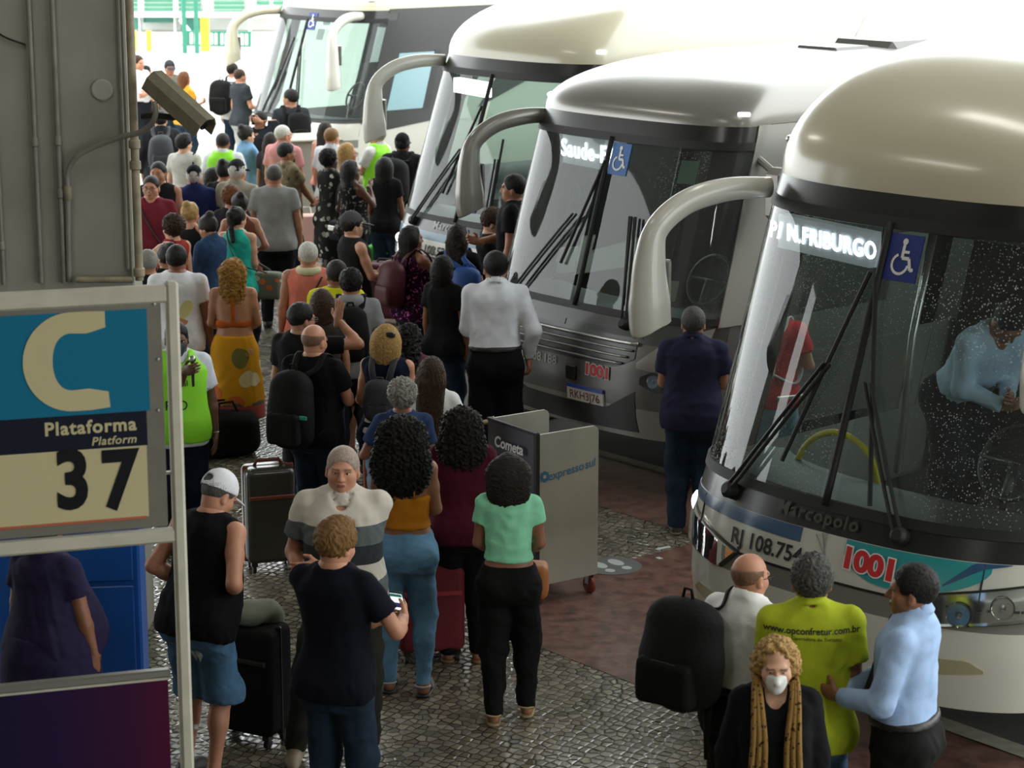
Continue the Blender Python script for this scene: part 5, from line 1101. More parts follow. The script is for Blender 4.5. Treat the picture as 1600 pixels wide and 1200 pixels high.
mb = MB(); mb.tube([(.07, .66, 1.16), (.09, .66, 1.19), (.08, .64, 1.1), (.06, .60, .95)], .014, 8); mb.build('handle_bracket', M_steel, hd_, smooth=True)
lettering('company_lettering', 'Cometa', .105, M_lw, dp, lambda a, b: Vector((-.0235, .30-a, 1.07+b)), shear=.15, bold=.003)
M_eb = mat('pale blue lettering', '4d7ea0', .5)
tl = .12
def ep(x0, z0): return lambda a, b: Vector((x0+a, -.0025, z0+b+a*tl))
lettering('company_lettering', 'expresso', .082, M_eb, wp, ep(.245, .915), bold=.0015); lettering('company_lettering', 'do', .045, mat('light blue lettering', '8fb0c2', .5), wp, ep(.385, .928)); lettering('company_lettering', 'sul', .082, M_eb, wp, ep(.45, .94), bold=.0015)
mb = MB()
for i in range(8):
    a = i*PI/4; c0 = Vector((.065+.026*math.cos(a), -.003, .905+.026*math.sin(a))); mb.add([c0+Vector((.016*math.cos(t), 0, .016*math.sin(t))) for t in np.linspace(0, 2*PI, 6, endpoint=False)], [tuple(range(6))])
mb.build('flower_logo', M_eb, wp)
mb = MB(); mb.add([Vector((.065+.014*math.cos(t), -.004, .905+.014*math.sin(t))) for t in np.linspace(0, 2*PI, 12, endpoint=False)], [tuple(range(12))]); mb.build('flower_centre', M_cw, wp)
# grey counter further back near the far coach
t = thing('luggage_counter', 'grey counter with white top among the passengers near far coach', 'counter', gp(466, 212, 1.32)-Vector((.05, .55, 1.32)), math.atan2(.3, .82))
mb = MB(); mb.box((.15, .3, .65), (1.0, .75, 1.3)); mb.build('body', mat('counter grey', '8e8a7f', .6), t); mb = MB(); mb.box((.15, .3, 1.315), (1.08, .85, .035), bev=.01); mb.build('counter_top', M_cw, t)
# ---------------------------------------------------------------- bags
def solid(name, fn, lo, hi, h, m, parent, amp=.004, fq=20, seed=0, sc=1.0):
    f = Field(lo, hi, h); fn(f); v, q = f.mesh(1)
    if amp: v = v+vnorm(v, q)*waves(v, amp, fq, 6, seed)[:, None]
    return link(name, arr_mesh(name, v*sc, q, [m]), parent)
def world_of(fig, P=(0, 0, 0)):
    r, g, sc = fig; a = r.rotation_euler.z; p = Vector(P)*sc; return Vector((r.location.x+p.x*math.cos(a)-p.y*math.sin(a), r.location.y+p.x*math.sin(a)+p.y*math.cos(a), r.location.z+p.z)), a
def backpack(fig, label, m, w=.15, hgt=.24, dep=.085, off=(0, -.19, 1.24), pocket=True, tilt=0.0, straps=(1, 1), trim=None, dangle=False):
    r, g, sc = fig; loc, a = world_of(fig, off); t = thing('backpack', label, 'backpack', loc, a); h = .012 if loc.y < 17 else .02
    solid('body', lambda f: (f.rbox((0, -dep*.3, 0), (w*.93, dep*.8, hgt*.92), min(.11, dep*.78), rot('x', -tilt)), f.ell((0, -dep*.55, -hgt*.1), (w*1.02, dep*1.1, hgt*.92), rot('x', -tilt), .05), f.ell((0, -dep*.2, hgt*.5), (w*.8, dep*.8, hgt*.5), None, .05)), (-w-.1, -dep*1.5-.2, -hgt-.15), (w+.1, dep+.12, hgt+.15), h, m, t, .005, 22, len(label), sc)
    if pocket:
        p = solid('pocket', lambda f: f.rbox((0, -dep*1.35, -hgt*.38), (w*.74, dep*.42, hgt*.42), .035), (-w, -dep*2-.06, -hgt), (w, -dep*.3, hgt*.4), h, m, t, .003, 25, 3, sc)
        mb = MB(); mb.tube([Vector((x*w*.62, -dep*1.62-.003, -hgt*.02+.012*math.cos(x*1.4)))*sc for x in np.linspace(-1, 1, 9)], .004*sc, 5); mb.build('zip', trim or M_dark, p)
    mb = MB(); mb.tube([Vector((-.03, -dep*.1, hgt*.97))*sc, Vector((-.02, -dep*.1, hgt*1.14))*sc, Vector((.02, -dep*.1, hgt*1.14))*sc, Vector((.03, -dep*.1, hgt*.97))*sc], .009*sc, 6); mb.build('grab_handle', m, t, smooth=True)
    o = Vector(off); fz = g.fat*.03
    for i, sg in enumerate((-1, 1)):
        if not straps[i]: continue
        sx = abs(g.sh[i][0]); P = [o+Vector((sg*w*.45, dep*.3, hgt*.85)), Vector(g.t(sg*(sx*.50), -.135-fz, .485)), Vector(g.t(sg*(sx*.56), -.03, .565+fz*.5)), Vector(g.t(sg*sx*.60, .09+fz, .49)), Vector(g.t(sg*sx*.72, .145+fz, .33)), Vector(g.t(sg*sx*.98, .10, .18)), Vector(g.t(sg*sx*.92, -.06, .08)), o+Vector((sg*w*.8, dep*.2, -hgt*.75))]
        mb = MB(); mb.tube([(p-o)*sc for p in bez(P, 34)], .026*sc, 8, flat=.3, up=(sg, 0, 0)); mb.build('shoulder_strap', m, t, smooth=True)
    if dangle: mb = MB(); mb.tube([Vector((w*.6, -.02, -hgt*.8))*sc, Vector((w*.62, -.03, -hgt*1.3))*sc, Vector((w*.58, -.02, -hgt*1.9))*sc], [.03*sc, .02*sc, .012*sc], 6, flat=.3); mb.build('loose_strap', m, t, smooth=True)
    return t
def handbag(fig, label, m, off=(-.25, -.05, .95), size=(.13, .06, .10), strap=1, name='handbag', sm=None, cross=False, m2=None):
    r, g, sc = fig; loc, a = world_of(fig, off); t = thing(name, label, 'handbag', loc, a); w, d, h_ = size; o = Vector(off)
    solid('body', lambda f: f.rbox((0, 0, 0), (w, d, h_), min(d*.8, .04)), (-w-.06, -d-.06, -h_-.06), (w+.06, d+.06, h_+.06), .011, m, t, .003, 24, len(label), sc)
    if m2: mb = MB(); mb.box(Vector((0, -d-.004, h_*.25))*sc, Vector((w*1.7, .012, h_*.5))*sc, bev=.005); mb.build('flap', m2, t)
    if strap:
        sg = 1 if off[0] > 0 else -1; i = 1 if off[0] > 0 else 0; j = 1-i if cross else i
        so = Vector(g.sh[j]); s2 = (1 if j else -1)
        P = [o+Vector((0, -d*.6, h_)), Vector(g.t(sg*.11*(1 if not cross else .6), -.150-g.fat*.02, .22)), Vector(g.t(s2*abs(so.x)*.45, -.115, .46)), Vector(g.t(s2*abs(so.x)*.62, -.01, .545)), Vector(g.t(s2*abs(so.x)*.5, .10, .45)), Vector(g.t(sg*.08, .175+g.fat*.05, .22)), o+Vector((0, d*.8, h_))]
        if not cross: P = [o+Vector((-sg*.0, -d*.5, h_)), so+Vector((sg*.00, -.09, -.08)), so+Vector((-sg*.03, -.01, .078)), so+Vector((0, .09, -.08)), o+Vector((0, d*.5, h_))]
        mb = MB(); mb.tube([(p-o)*sc for p in bez(P, 30)], .014*sc, 8, flat=.35, up=(1, 0, 0)); mb.build('strap', sm or m, t, smooth=True)
    return t
def suitcase(loc, rz, label, m, trim, w=.44, d=.27, h=.62, name='suitcase', tele=False, belts=True, group=None):
    t = thing(name, label, 'suitcase', loc, rz, group); z0 = .07
    solid('shell', lambda f: f.rbox((0, 0, z0+h/2), (w/2, d/2, h/2), .05), (-w/2-.05, -d/2-.05, 0), (w/2+.05, d/2+.05, h+.15), .011, m, t, 0)
    if belts:
        mb = MB(); mb.box((0, 0, z0+h/2), (w+.008, .022, h+.008), bev=.008); mb.build('zip_band', trim, t)
        mb = MB(); mb.box((0, -d/2+.0, z0+h*.7), (w*.9, .02, .03), bev=.006); mb.build('front_band', trim, t)
    mb = MB(); mb.tube([(-.10, 0, z0+h-.005), (-.08, 0, z0+h+.035), (.08, 0, z0+h+.035), (.10, 0, z0+h-.005)], .014, 8, flat=.6); mb.build('carry_handle', trim, t, smooth=True)
    for x in (-1, 1):
        for y in (-1, 1):
            mb = MB(); mb.box((x*(w/2-.05), y*(d/2-.05), .065), (.045, .045, .03)); c = mb.build('caster', M_black, t); mb = MB(); mb.lathe((x*(w/2-.05), y*(d/2-.05), .028), [(.012, -.014), (.028, -.012), (.028, .012), (.012, .014)], axis=(1, 0, 0), n=14); mb.build('wheel', M_rub, c, smooth=40)
    if tele:
        mb = MB(); [mb.tube([(x, d*.3, z0+h), (x, d*.3, z0+h+.42)], .008, 6) for x in (-.1, .1)]; mb.tube([(-.11, d*.3, z0+h+.42), (.11, d*.3, z0+h+.42)], .014, 8); mb.build('pull_handle', M_steel, t)
    return t
def phone(fig, i, label, case='20202a', glow=0, tilt=.9):
    r, g, sc = fig; p = g.wr[i]+g.hd[i]*.085+g.pn[i]*.028; loc, a = world_of(fig, p); t = thing('phone', label, 'phone', loc, a); R = Matrix.Rotation(tilt, 3, 'X')
    mb = MB(); mb.box((0, 0, .03), (.075, .009, .15), R, bev=.003); mb.build('case', mat('phone case '+case, case, .4), t)
    sc_ = mat('phone screen lit', 'dfe8ec', .2, emit=1.2) if glow else mat('phone screen', '0d0f14', .1)
    mb = MB(); mb.box(Vector((0, 0, .03))+R @ Vector((0, -.006, 0)), (.068, .002, .138), R); s_ = mb.build('screen', sc_, t)
    if glow:
        mb = MB(); mb.box(Vector((0, 0, .03))+R @ Vector((0, -.0075, .058)), (.066, .001, .02), R); mb.build('screen_header', mat('screen green', '1f7a68', .3, emit=.5), s_); mb = MB(); mb.box(Vector((0, 0, .03))+R @ Vector((-.006, -.0075, -.012)), (.036, .001, .034), R); mb.build('screen_picture', mat('screen violet', '4a3f7a', .3, emit=.4), s_)
    return t
BLACKBAG = mat('black nylon', '0c0c0c', .8, bump=.3, bscale=60, var=.2, spec=.2)
def local_hit(fig, prefix, back=True):
    r, g, sc = fig; o = next(c for c in r.children if c.name.startswith(prefix)); bvh = BVHTree.FromPolygons([v.co[:] for v in o.data.vertices], [p.vertices[:] for p in o.data.polygons])
    s_ = 1 if back else -1
    def fn(x, z):
        h = bvh.ray_cast(Vector((x*sc*s_, -1.0*s_, z*sc)), Vector((0, s_, 0)))[0]
        return (h if h else Vector((x*sc*s_, 0, z*sc)))-Vector((0, s_*.004, 0))
    return o, fn
def print_text(fig, prefix, txt, x, z, size, m, back=True, name='printed_lettering', slope=0.0, **kw):
    o, fn = local_hit(fig, prefix, back); return lettering(name, txt, size, m, o, lambda a, b: fn(x+a, z+b+slope*a), **kw)
def print_shape(fig, prefix, poly_, m, name, back=True):
    o, fn = local_hit(fig, prefix, back); c = (sum(p[0] for p in poly_)/len(poly_), sum(p[1] for p in poly_)/len(poly_)); mb = MB(); n = len(poly_)
    vs = [fn(*c)]+[fn(c[0]+(p[0]-c[0])*k, c[1]+(p[1]-c[1])*k) for k in (.5, 1) for p in poly_]
    mb.add(vs, [(0, 1+i, 1+(i+1) % n) for i in range(n)]+[(1+i, 1+n+i, 1+n+(i+1) % n, 1+(i+1) % n) for i in range(n)]); return mb.build(name, m, o, smooth=True)
def oval(cx, cz, rx, rz, n=14, a=0): return [(cx+rx*math.cos(t)*math.cos(a)-rz*math.sin(t)*math.sin(a), cz+rx*math.cos(t)*math.sin(a)+rz*math.sin(t)*math.cos(a)) for t in np.linspace(0, 2*PI, n, endpoint=False)]
# ---- group by the nearest coach
P1 = person(1162, 862, 1.664, -38, 'bald person with glasses in white polo shirt carrying a large black backpack', skin='r', fat=.45, top=('tuckshort', 'e9e9e9'), topkw=dict(off=.02), bot=('slacks', '141312'), hair=('fringe', 'stub'), lean=7, arms=('d', (.10, .24, 1.12)), hy=-14, extra=('glasses', 'belt'))
backpack(P1, 'big black backpack hanging off one shoulder of the bald person in white polo', BLACKBAG, w=.22, hgt=.29, dep=.15, off=(-.17, -.23, 1.25), straps=(1, 0), dangle=True)
P2 = person(1270, 858, 1.794, -4, 'person in lime yellow polo shirt with web address on the back', skin='t', fat=.35, top=('polo', 'a9b52c'), bot=('jeans', 'denim'), hair=('shortcurl', 'salt'), arms=((.04, .24, 1.10), (.07, .20, 1.06)), feet=('shoe', '2a2a2a'))
print_text(P2, 'polo', 'www.opconfretur.com.br', 0, 1.405, .042, M_ink, bold=.0008); print_text(P2, 'polo', 'Operadora de Turismo', .02, 1.37, .024, M_ink, slope=-.03)
P3 = person(1214, 992, 1.6, 176, 'masked person with short curly blond hair and leopard print scarf', skin='l', fem=1, fat=.5, top=('jacket', '0e0e10', None, 'cardigan'), topkw=dict(collar=False), bot=('trousers', '121212'), hair=('bob', 'blond', 0, 'messy', dict(w=1.12)), hp=-9, extra=(('mask', 'dcdcd8'), 'scarf'))
print_shape(P3, 'cardigan', [(-.03, .98), (.035, .98), (.03, 1.12), (-.025, 1.12)], cloth_mat('a03a34'), 'red_blouse', back=False)
P4 = person(1424, 873, 1.802, 66, 'person in pale blue dress shirt and dark tie facing left by the coach', skin='t', fat=.2, top=('tuck', '9cb5d8'), bot=('slacks', '161615'), hair=('short', 'black'), arms=((.13, .27, 1.11, -.25, .95, .1), (-.02, .30, 1.08)), hy=8, extra=('belt', 'tie', ('watch', 1, '22201e')), feet=('shoe', '121212'))
loc, a = world_of(P4, (-.10, .37, 1.14)); t = thing('papers', 'folded papers held between the lime polo and the pale blue shirt', 'papers', loc, a+.5); mb = MB(); mb.box((0, 0, 0), (.012, .15, .24), Matrix.Rotation(.2, 3, 'X'), bev=.003); mb.build('sheet', mat('grey paper', '8f95a5', .7), t); mb = MB(); mb.box((.009, .01, .0), (.005, .15, .22), Matrix.Rotation(.2, 3, 'X')); mb.build('sheet', mat('paper white', 'd8d8d4', .8), t)
# ---- centre foreground
P5 = person(522, 805, 1.77, -24, 'sandy haired person in navy t-shirt looking down at a lit phone', skin='r', top=('tee', '10121b'), bot=('jeans', 'denim dark'), hair=('comb', 'sandy'), arms=((-.06, .32, 1.12), (.22, .30, 1.16)), hp=-12, hy=-16, feet=('shoe', '2a2623'))
phone(P5, 1, 'lit phone in the hand of the person in navy t-shirt', '2a2a2c', 1, .5)
P6 = person(533, 692, 1.83, 180, 'grey haired person in striped grey and cream polo facing the camera', skin='r', fat=.85, top=('polo', '888888', 'polo'), bot=('trousers', '26261f'), hair=('buzz', 'stubgrey'), arms=('f', (.17, .15, 1.02)), legs=((-.12, 0), (.27, .06)), feet=('shoe', '7d6f5a', '4a4238'), hr=-3)
P7 = person(630, 645, 1.74, -8, 'person with long dark curls in orange crop top and blue jeans', skin='t', fem=1, fat=.25, top=('band', 'b8741c'), topkw=dict(clip=lambda x, y, z: z-.30), bot=('jeans', 'denim worn', dict(ease=0)), hair=('bigcurl', 'black', .16, None, dict(w=1.25)), arms=((.08, .24, 1.05), (.08, .24, 1.08)), legs=((-.10, 0), (.12, -.04)), feet=('sandal', '141414', '9a9a96'), extra=('strapband',))
o_, fn_ = local_hit(P7, 'crop'); mb = MB(); mb.tube([fn_(x, z) for x, z in zip(np.linspace(.12, -.14, 14), np.linspace(1.42, 1.12, 14))], .008, 6); mb.build('cross_strap', mat('dark leather', '2b1a16', .6), P7[0], smooth=True)
P8 = person(722, 632, 1.66, -2, 'person with black curly hair in dark maroon top beside the cart', skin='t', fem=1, fat=.55, top=('tee', '4a1524'), bot=('trousers', '101012'), hair=('bigcurl', 'black', .04, None, dict(w=1.1)), arms=((.08, .22, 1.06), (.08, .24, 1.16)), feet=('flip', '7d5a3c'))
P9 = person(795, 703, 1.63, -3, 'person in mint green ribbed crop top and black trousers by the cart', skin='t', fem=1, fat=.1, top=('tight', '8fd8b0'), topkw=dict(hem=.10), bot=('trousers', '121212', dict(ease=.012)), hair=('bob', 'dark', .10, None, dict(w=1.38)), arms=((.09, .20, 1.04), (.10, .20, 1.03)), legs=((-.09, -.08), (.11, .08)), feet=('sandal', '8a7a55', 'a8966c'))
handbag(P9, 'tan leather bag peeking out beside the mint top at the cart', mat('tan leather', 'a4642f', .55), off=(.17, .22, .85), size=(.07, .10, .11), strap=0)
P10 = person(675, 553, 1.66, -8, 'person with very long straight brown hair and white sleeve near the cart', skin='m', fem=1, top=('tee', 'e0e0de'), bot=('jeans', 'denim dark'), hair=('long', 'brown', .48, None, dict(w=1.15)), arms=((.1, .2, 1.1), (.1, .22, 1.12)))
P11 = person(628, 588, 1.62, 4, 'person with short curly grey hair in navy t-shirt', skin='t', fem=1, fat=.5, top=('tee', '2b3a5c'), bot=('trousers', '1a1c24'), hair=('afro', 'grey', 0, None, dict(w=.92)), arms=((.16, .2, 1.22), 'd'))
P12 = person(605, 503, 1.696, -14, 'person with blond bob and hair clip in dark floral top', skin='r', fem=1, fat=.4, top=('tank', '141a2a', 'navyfl'), bot=('jeans', 'denim light'), hair=('bob', 'blond', .06, None, dict(w=1.15)), arms=((.10, .10, 1.0), (.08, .24, 1.1)), extra=('clip',))
backpack(P12, 'small dark grey backpack on the blond person in floral top', mat('charcoal nylon', '2b2d31', .7), w=.12, hgt=.16, dep=.06, off=(0, -.19, 1.18))
P13 = person(490, 502, 1.73, -22, 'bald person in black t-shirt holding a pink phone', skin='r', fat=.35, top=('tee', '0e0e0f'), bot=('jeans', 'denim dark'), hair=('fringe', 'stub'), arms=((.10, .16, 1.0), (.10, .30, 1.2)), hy=-12, hp=-8)
backpack(P13, 'bulky black backpack with a teal tag worn by the bald person', BLACKBAG, w=.17, hgt=.29, dep=.13, off=(-.05, -.23, 1.14)); phone(P13, 1, 'pink phone held by the bald person in black', 'b765b8', 0, .9)
loc, a = world_of(P13, (.1, -.40, 1.12)); mb = MB(); mb.box((0, 0, 0), (.07, .015, .03), bev=.005); mb.build('bag_tag', mat('teal tag', '2fa08a', .6), None, loc=loc, rot=(0, 0, a), label='small teal tag clipped to the bulky black backpack', cat='tag')
P14 = person(470, 468, 1.76, -30, 'young person with glasses in black t-shirt raising an open hand', skin='m', fat=.1, top=('tee', '121213'), bot=('baggy', '151517'), hair=('short', 'black'), arms=('d', 'r'), hy=-25, hp=-6, extra=('glasses',))
P15 = person(548, 415, 1.756, 2, 'person with curly black hair in grey hooded top with backpack', skin='m', top=('tee', '8b8c8e'), bot=('jeans', '20232a'), hair=('shortcurl', 'black'), arms=((.1, .2, 1.1), (.1, .2, 1.1)), extra=('hoodie', ('beard', 'black')))
backpack(P15, 'black backpack with wide straps on the grey hooded top', BLACKBAG, w=.15, hgt=.23, dep=.09, off=(0, -.21, 1.22))
P16 = person(525, 402, 1.748, 4, 'person in bright yellow t-shirt behind the grey hooded top', skin='t', top=('tee', 'd3cf2a'), bot=('shorts', '22252c'), hair=('short', 'dark'), hy=20)
P17 = person(481, 374, 1.72, 6, 'grey haired person in salmon sleeveless top with cream neck pillow', skin='m', fem=0, fat=.5, top=('tank', 'd47a6a'), bot=('trousers', '1b1b1d'), hair=('short', 'white'), extra=('pillow',))
o_, fn_ = local_hit(P17, 'tank'); mb = MB(); mb.tube([fn_(x, z) for x, z in zip(np.linspace(.12, -.12, 14), np.linspace(1.42, 1.02, 14))], .018, 6, flat=.5, up=(0, 1, 0)); mb.build('cross_strap', mat('dark leather', '2b1a16', .6), P17[0], smooth=True)
P18 = person(552, 328, 1.8, -62, 'person in grey cap and black sleeveless shirt facing right', skin='l', top=('tank', '202020'), bot=('shorts', '2a2a2c'), hair=('short', 'dark'), arms=((.10, .28, 1.12), (.08, .30, 1.10)), extra=(('cap', '4c4c4e'), 'glasses'))
P19 = person(645, 350, 1.692, -52, 'person with black wavy hair in magenta floral sleeveless top', skin='t', fem=1, fat=.75, top=('cami', '5a1f4d', 'magenta'), topkw=dict(hem=-.14, loose=.8), bot=('jeans', 'denim dark'), hair=('bob', 'black', .16, None, dict(w=1.2)), arms=((.10, .3, 1.2), (.06, .36, 1.34)), hy=-12)
backpack(P19, 'maroon backpack worn by the person in magenta floral top', mat('maroon nylon', '4c1420', .6, bump=.2), w=.16, hgt=.24, dep=.10, off=(0, -.22, 1.18))
tb = handbag(P19, 'tote bag with rope handles and orange turquoise beach print', mat('tote cloth', 'b0b6b4', .8, fn=f_blot(['8fa8ac', 'd0653a', '3f8f9c', 'c9b04a', 'd9dcd8'], 8)), off=(.28, .30, .88), size=(.19, .05, .19), strap=0, name='tote_bag')
mb = MB(); [mb.tube([(x-.05, y, .18), (x-.02, y*.6, .45), (x+.02, y*.6, .45), (x+.05, y, .18)], .009, 6) for x, y in ((-.03, -.04), (.03, .04))]; mb.build('rope_handle', mat('rope', 'b9ae90', .9), tb, smooth=True)
P20 = person(716, 347, 1.744, -12, 'person with very long dark brown hair in black clothes and blue backpack', skin='m', fem=1, top=('tee', '111113'), bot=('leggings', '0f0f11'), hair=('long', 'dark', .52, None, dict(w=1.05)), arms=((.1, .2, 1.1), (.1, .22, 1.1)), feet=('sneaker', 'b9b4a8', 'cfcac0'), legs=1)
backpack(P20, 'bright blue backpack beside the very long dark hair', mat('blue nylon', '1c4b93', .6, bump=.2), w=.14, hgt=.21, dep=.08, off=(.13, -.20, 1.16))
P21 = person(768, 321, 1.844, -88, 'bearded person with glasses in black t-shirt looking down', skin='l', top=('tee', '17171a'), bot=('jeans', '1d1f26'), hair=('shortcurl', 'brown'), arms=((.1, .25, 1.2), (.08, .28, 1.2)), hp=-16, extra=('glasses', ('beard', 'brown')))
P22 = person(774, 387, 1.95, 2, 'person in white long sleeved shirt and black trousers standing by the silver grey coach', skin='m', fat=.2, top=('tuck', 'e2e6ee'), bot=('slacks', '101114'), hair=('short', 'black'), arms=((.08, .28, 1.12), (.24, .04, .93, .15, .1, -1)), hy=8, extra=('belt', ('lanyard', 'b0322c')))
P23 = person(800, 268, 1.83, 82, 'person in black t-shirt seen behind the windscreen corner of the grey coach', z0=.45, skin='m', top=('tee', '161618'), bot=('jeans', '1a1c22'), hair=('short', 'black'), arms=('d', (.08, .3, 1.12)))
P24 = person(1084, 474, 1.77, -8, 'person in dark navy polo shirt and jeans between the two front coaches', skin='m', fat=.75, top=('polo', '2b2b42'), bot=('jeans', 'denim dark', dict(ease=.02)), hair=('short', 'salt'), arms=((.10, .26, 1.08), (.10, .26, 1.12)), feet=('sneaker', '3a3630', 'b9ad92'))
P25 = person(0, 0, 1.80, -20, 'person in red t-shirt seen through the windscreen of the nearest coach', at=(2.03, 16.95, 0), skin='m', top=('tee', 'c0313a'), bot=('jeans', 'denim light'), hair=('short', 'black'), arms=((.1, .2, 1.15), (.14, .2, 1.2)))
backpack(P25, 'white and black backpack on the person in red', mat('pale nylon', 'b9bcc0', .7), w=.12, hgt=.20, dep=.07, off=(-.06, -.20, 1.26))
suitcase((2.12, 16.35, 0), .4, 'pale suitcase with raised pull handle behind the nearest coach windscreen', mat('pale shell', 'b8c0c8', .4), M_steel, w=.4, d=.25, h=.55, tele=True, belts=False)
dv = A.root.matrix_basis @ Vector((-1.2, -.02, .98))
P26 = person(0, 0, 1.70, -150, 'coach driver in pale blue shirt bending at the wheel of the nearest coach', at=dv, z0=.98, skin='t', fat=.3, top=('long', 'a9bdd2'), bot=('slacks', '1b1d24'), hair=('short', 'black'), lean=38, hp=-20, arms=((.02, .42, .98), (.02, .42, .95)), face=True, lod=1)
# ---- left foreground
P27 = person(303, 734, 1.76, -34, 'person in white baseball cap, black sleeveless shirt and ripped denim shorts', skin='r', fat=.75, lean=14, top=('tank', '0d0d0e'), bot=('shorts', 'denim'), hair=('buzz', 'salt'), arms=((.14, .12, 1.05), (.14, .14, 1.07)), hp=-22, hy=-14, feet=('shoe', '3a3632'), extra=(('cap', 'd9dade', 1, 1),))
o_, fn_ = local_hit(P27, 'jeans' if any(c.name.startswith('jeans') for c in P27[0].children) else 'shorts'); mb = MB()
for k in range(9): mb.tube([fn_(.05+.008*k, .80-.006*(k % 3)), fn_(.052+.008*k, .765-.012*((k*7) % 4))], .003, 4)
mb.build('frayed_rip', mat('frayed threads', 'b9c2c6', .9), o_)
suitcase((-1.50, 12.15, 0), -.5, 'black upright suitcase in front of the ripped denim shorts', BLACKBAG, M_black, w=.44, d=.26, h=.64)
t = thing('folded_jacket', 'crumpled grey green jacket lying on the black suitcase', 'jacket', (-1.50, 12.15, .76)); solid('cloth', lambda f: (f.ell((0, 0, 0), (.17, .12, .07), None, 0), f.ell((.12, .04, -.05), (.07, .08, .10), None, .03)), (-.3, -.3, -.3), (.3, .3, .2), .012, cloth_mat('7d8272'), t, .012, 25)
P28 = person(275, 498, 1.74, 196, 'person in lime safety vest speaking into a microphone behind the sign post', skin='d', fat=.5, top=('polo', 'cfd2dc'), bot=('slacks', '151b2e'), hair=('buzz', 'black'), arms=('d', (-.02, .20, 1.40)), hp=-6, extra=(('mask', '1f3540'), 'vest', ('bracelet', 0)))
print_text(P28, 'safety', 'digital', -.02, 1.30, .06, M_ink, back=False); print_text(P28, 'safety', 'RIO', -.04, 1.14, .10, M_ink, back=False)
r_, g_, s_ = P28; loc, a = world_of(P28, g_.wr[1]+g_.hd[1]*.075+g_.pn[1]*.03); t = thing('microphone', 'silver headed microphone held before the dark mask', 'microphone', loc, a); mb = MB(); mb.tube([(0, 0, -.13), (0, 0, .05)], [.010, .014], 12); mb.build('handle', M_black, t, smooth=40); mb = MB(); mb.lathe((0, .0, .07), [(.014, -.025), (.024, -.012), (.026, .005), (.018, .022), (0, .028)], n=16); mb.build('grille', M_steel, t, smooth=True)
t = thing('duffel_bag', 'black duffel bag on the floor beside the lime vest', 'bag', gp(352, 712), .5); solid('body', lambda f: f.rbox((0, 0, .2), (.3, .16, .2), .12), (-.4, -.3, -.02), (.4, .3, .5), .015, BLACKBAG, t, .008, 18)
mb = MB(); [mb.tube([(-.1, y, .37), (-.06, y*.5, .48), (.06, y*.5, .48), (.1, y, .37)], .012, 6) for y in (-.1, .1)]; mb.build('handle', BLACKBAG, t, smooth=True)
P29 = person(276, 378, 1.8, -2, 'person in white t-shirt with ice cream print on the back', skin='t', fat=.45, top=('tee', 'e2e2e6'), bot=('trousers', '1c1a18'), hair=('short', 'black'))
M_ic = mat('print cream', 'd8cf8e', .8); M_icc = mat('print cone', 'c98a63', .8); M_icg = mat('print pale green', 'b8c9b4', .8)
print_shape(P29, 't_shirt', oval(.08, 1.20, .05, .085, 14, -.5), M_ic, 'ice_cream_print'); print_shape(P29, 't_shirt', [(.02, 1.14), (.10, 1.10), (-.0, .90)], M_icc, 'cone_print'); print_shape(P29, 't_shirt', oval(-.03, 1.08, .04, .09, 12, -.6), M_icg, 'ice_cream_print')
P30 = person(363, 400, 1.7, 2, 'person with long curly honey hair, bare back and yellow floral skirt', skin='m', fem=1, fat=.5, top=('band', 'a8541f'), topkw=dict(hem=.17, clip=lambda x, y, z: np.minimum(np.maximum(z-.235, -9), np.abs(x)-.022)), bot=('skirt', 'c2891c', ([.42, .6, .80, .93, 1.03, 1.05], [.25, .235, .222, .215, .175, .17], [.2, .19, .175, .155, .135, .13], .43), 'skirt'), hair=('bob', 'honey', .22, 'messy', dict(w=1.2)), arms=((.1, .2, 1.06), (.1, .2, 1.06)))
o_ = part_ = None
v, q = P30[1].skirt(.017, [.30, .44, .47], [.26, .254, .25], [.21, .205, .2], .31); link('skirt_hem', arr_mesh('skirt_hem', v*P30[2], q, [cloth_mat('x', 'skirt2')]), P30[0])
P31 = person(370, 320, 1.704, -14, 'person in teal racerback tank top and black trousers', skin='l', fem=1, fat=.2, top=('tank', '2fae9a'), topkw=dict(hole=.035), bot=('trousers', '111113'), hair=('tail', 'black', .12), arms=((.1, .2, 1.2), (.08, .16, 1.0)), hy=-20)
handbag(P31, 'multicoloured sling bag with dark strap beside the teal tank top', mat('print bag cloth', '6d7a66', .8, fn=f_blot(['6a6f60', 'c9692f', 'b9c0ae', '4f6f5c'], 12)), off=(.30, .06, .92), size=(.15, .08, .14), sm=M_dark, cross=True)
# ---- the crowd behind
P32 = person(374, 299, 1.72, 10, 'person with black headband and dark hair, arm bent behind the teal top', skin='m', fem=1, top=('cami', '6b3a2c'), bot=('jeans', 'denim dark'), hair=('bun', 'dark'), arms=(('b'), (.16, .14, 1.1)), extra=(('headband', '17171a'),))
P32b = person(361, 288, 1.7, 0, 'person with auburn curls behind the dark headband', skin='m', fem=1, top=('tee', '2c2a30'), hair=('afro', 'auburn', 0, None, dict(w=.95)))
P33 = person(428, 253, 1.84, 2, 'tall person in plain grey t-shirt standing with back turned', skin='m', fat=.5, top=('tee', '8e8f8d'), bot=('trousers', '141416'), hair=('buzz', 'salt'))
P34 = person(327, 333, 1.68, 60, 'person with dark top knot in denim jacket looking down', skin='m', fem=1, top=('jacket', '2c4260', None, 'denim_jacket'), bot=('jeans', 'denim dark'), hair=('bun', 'dark'), arms=((.05, .28, 1.15), (.08, .3, 1.12)), hp=-22, face=True)
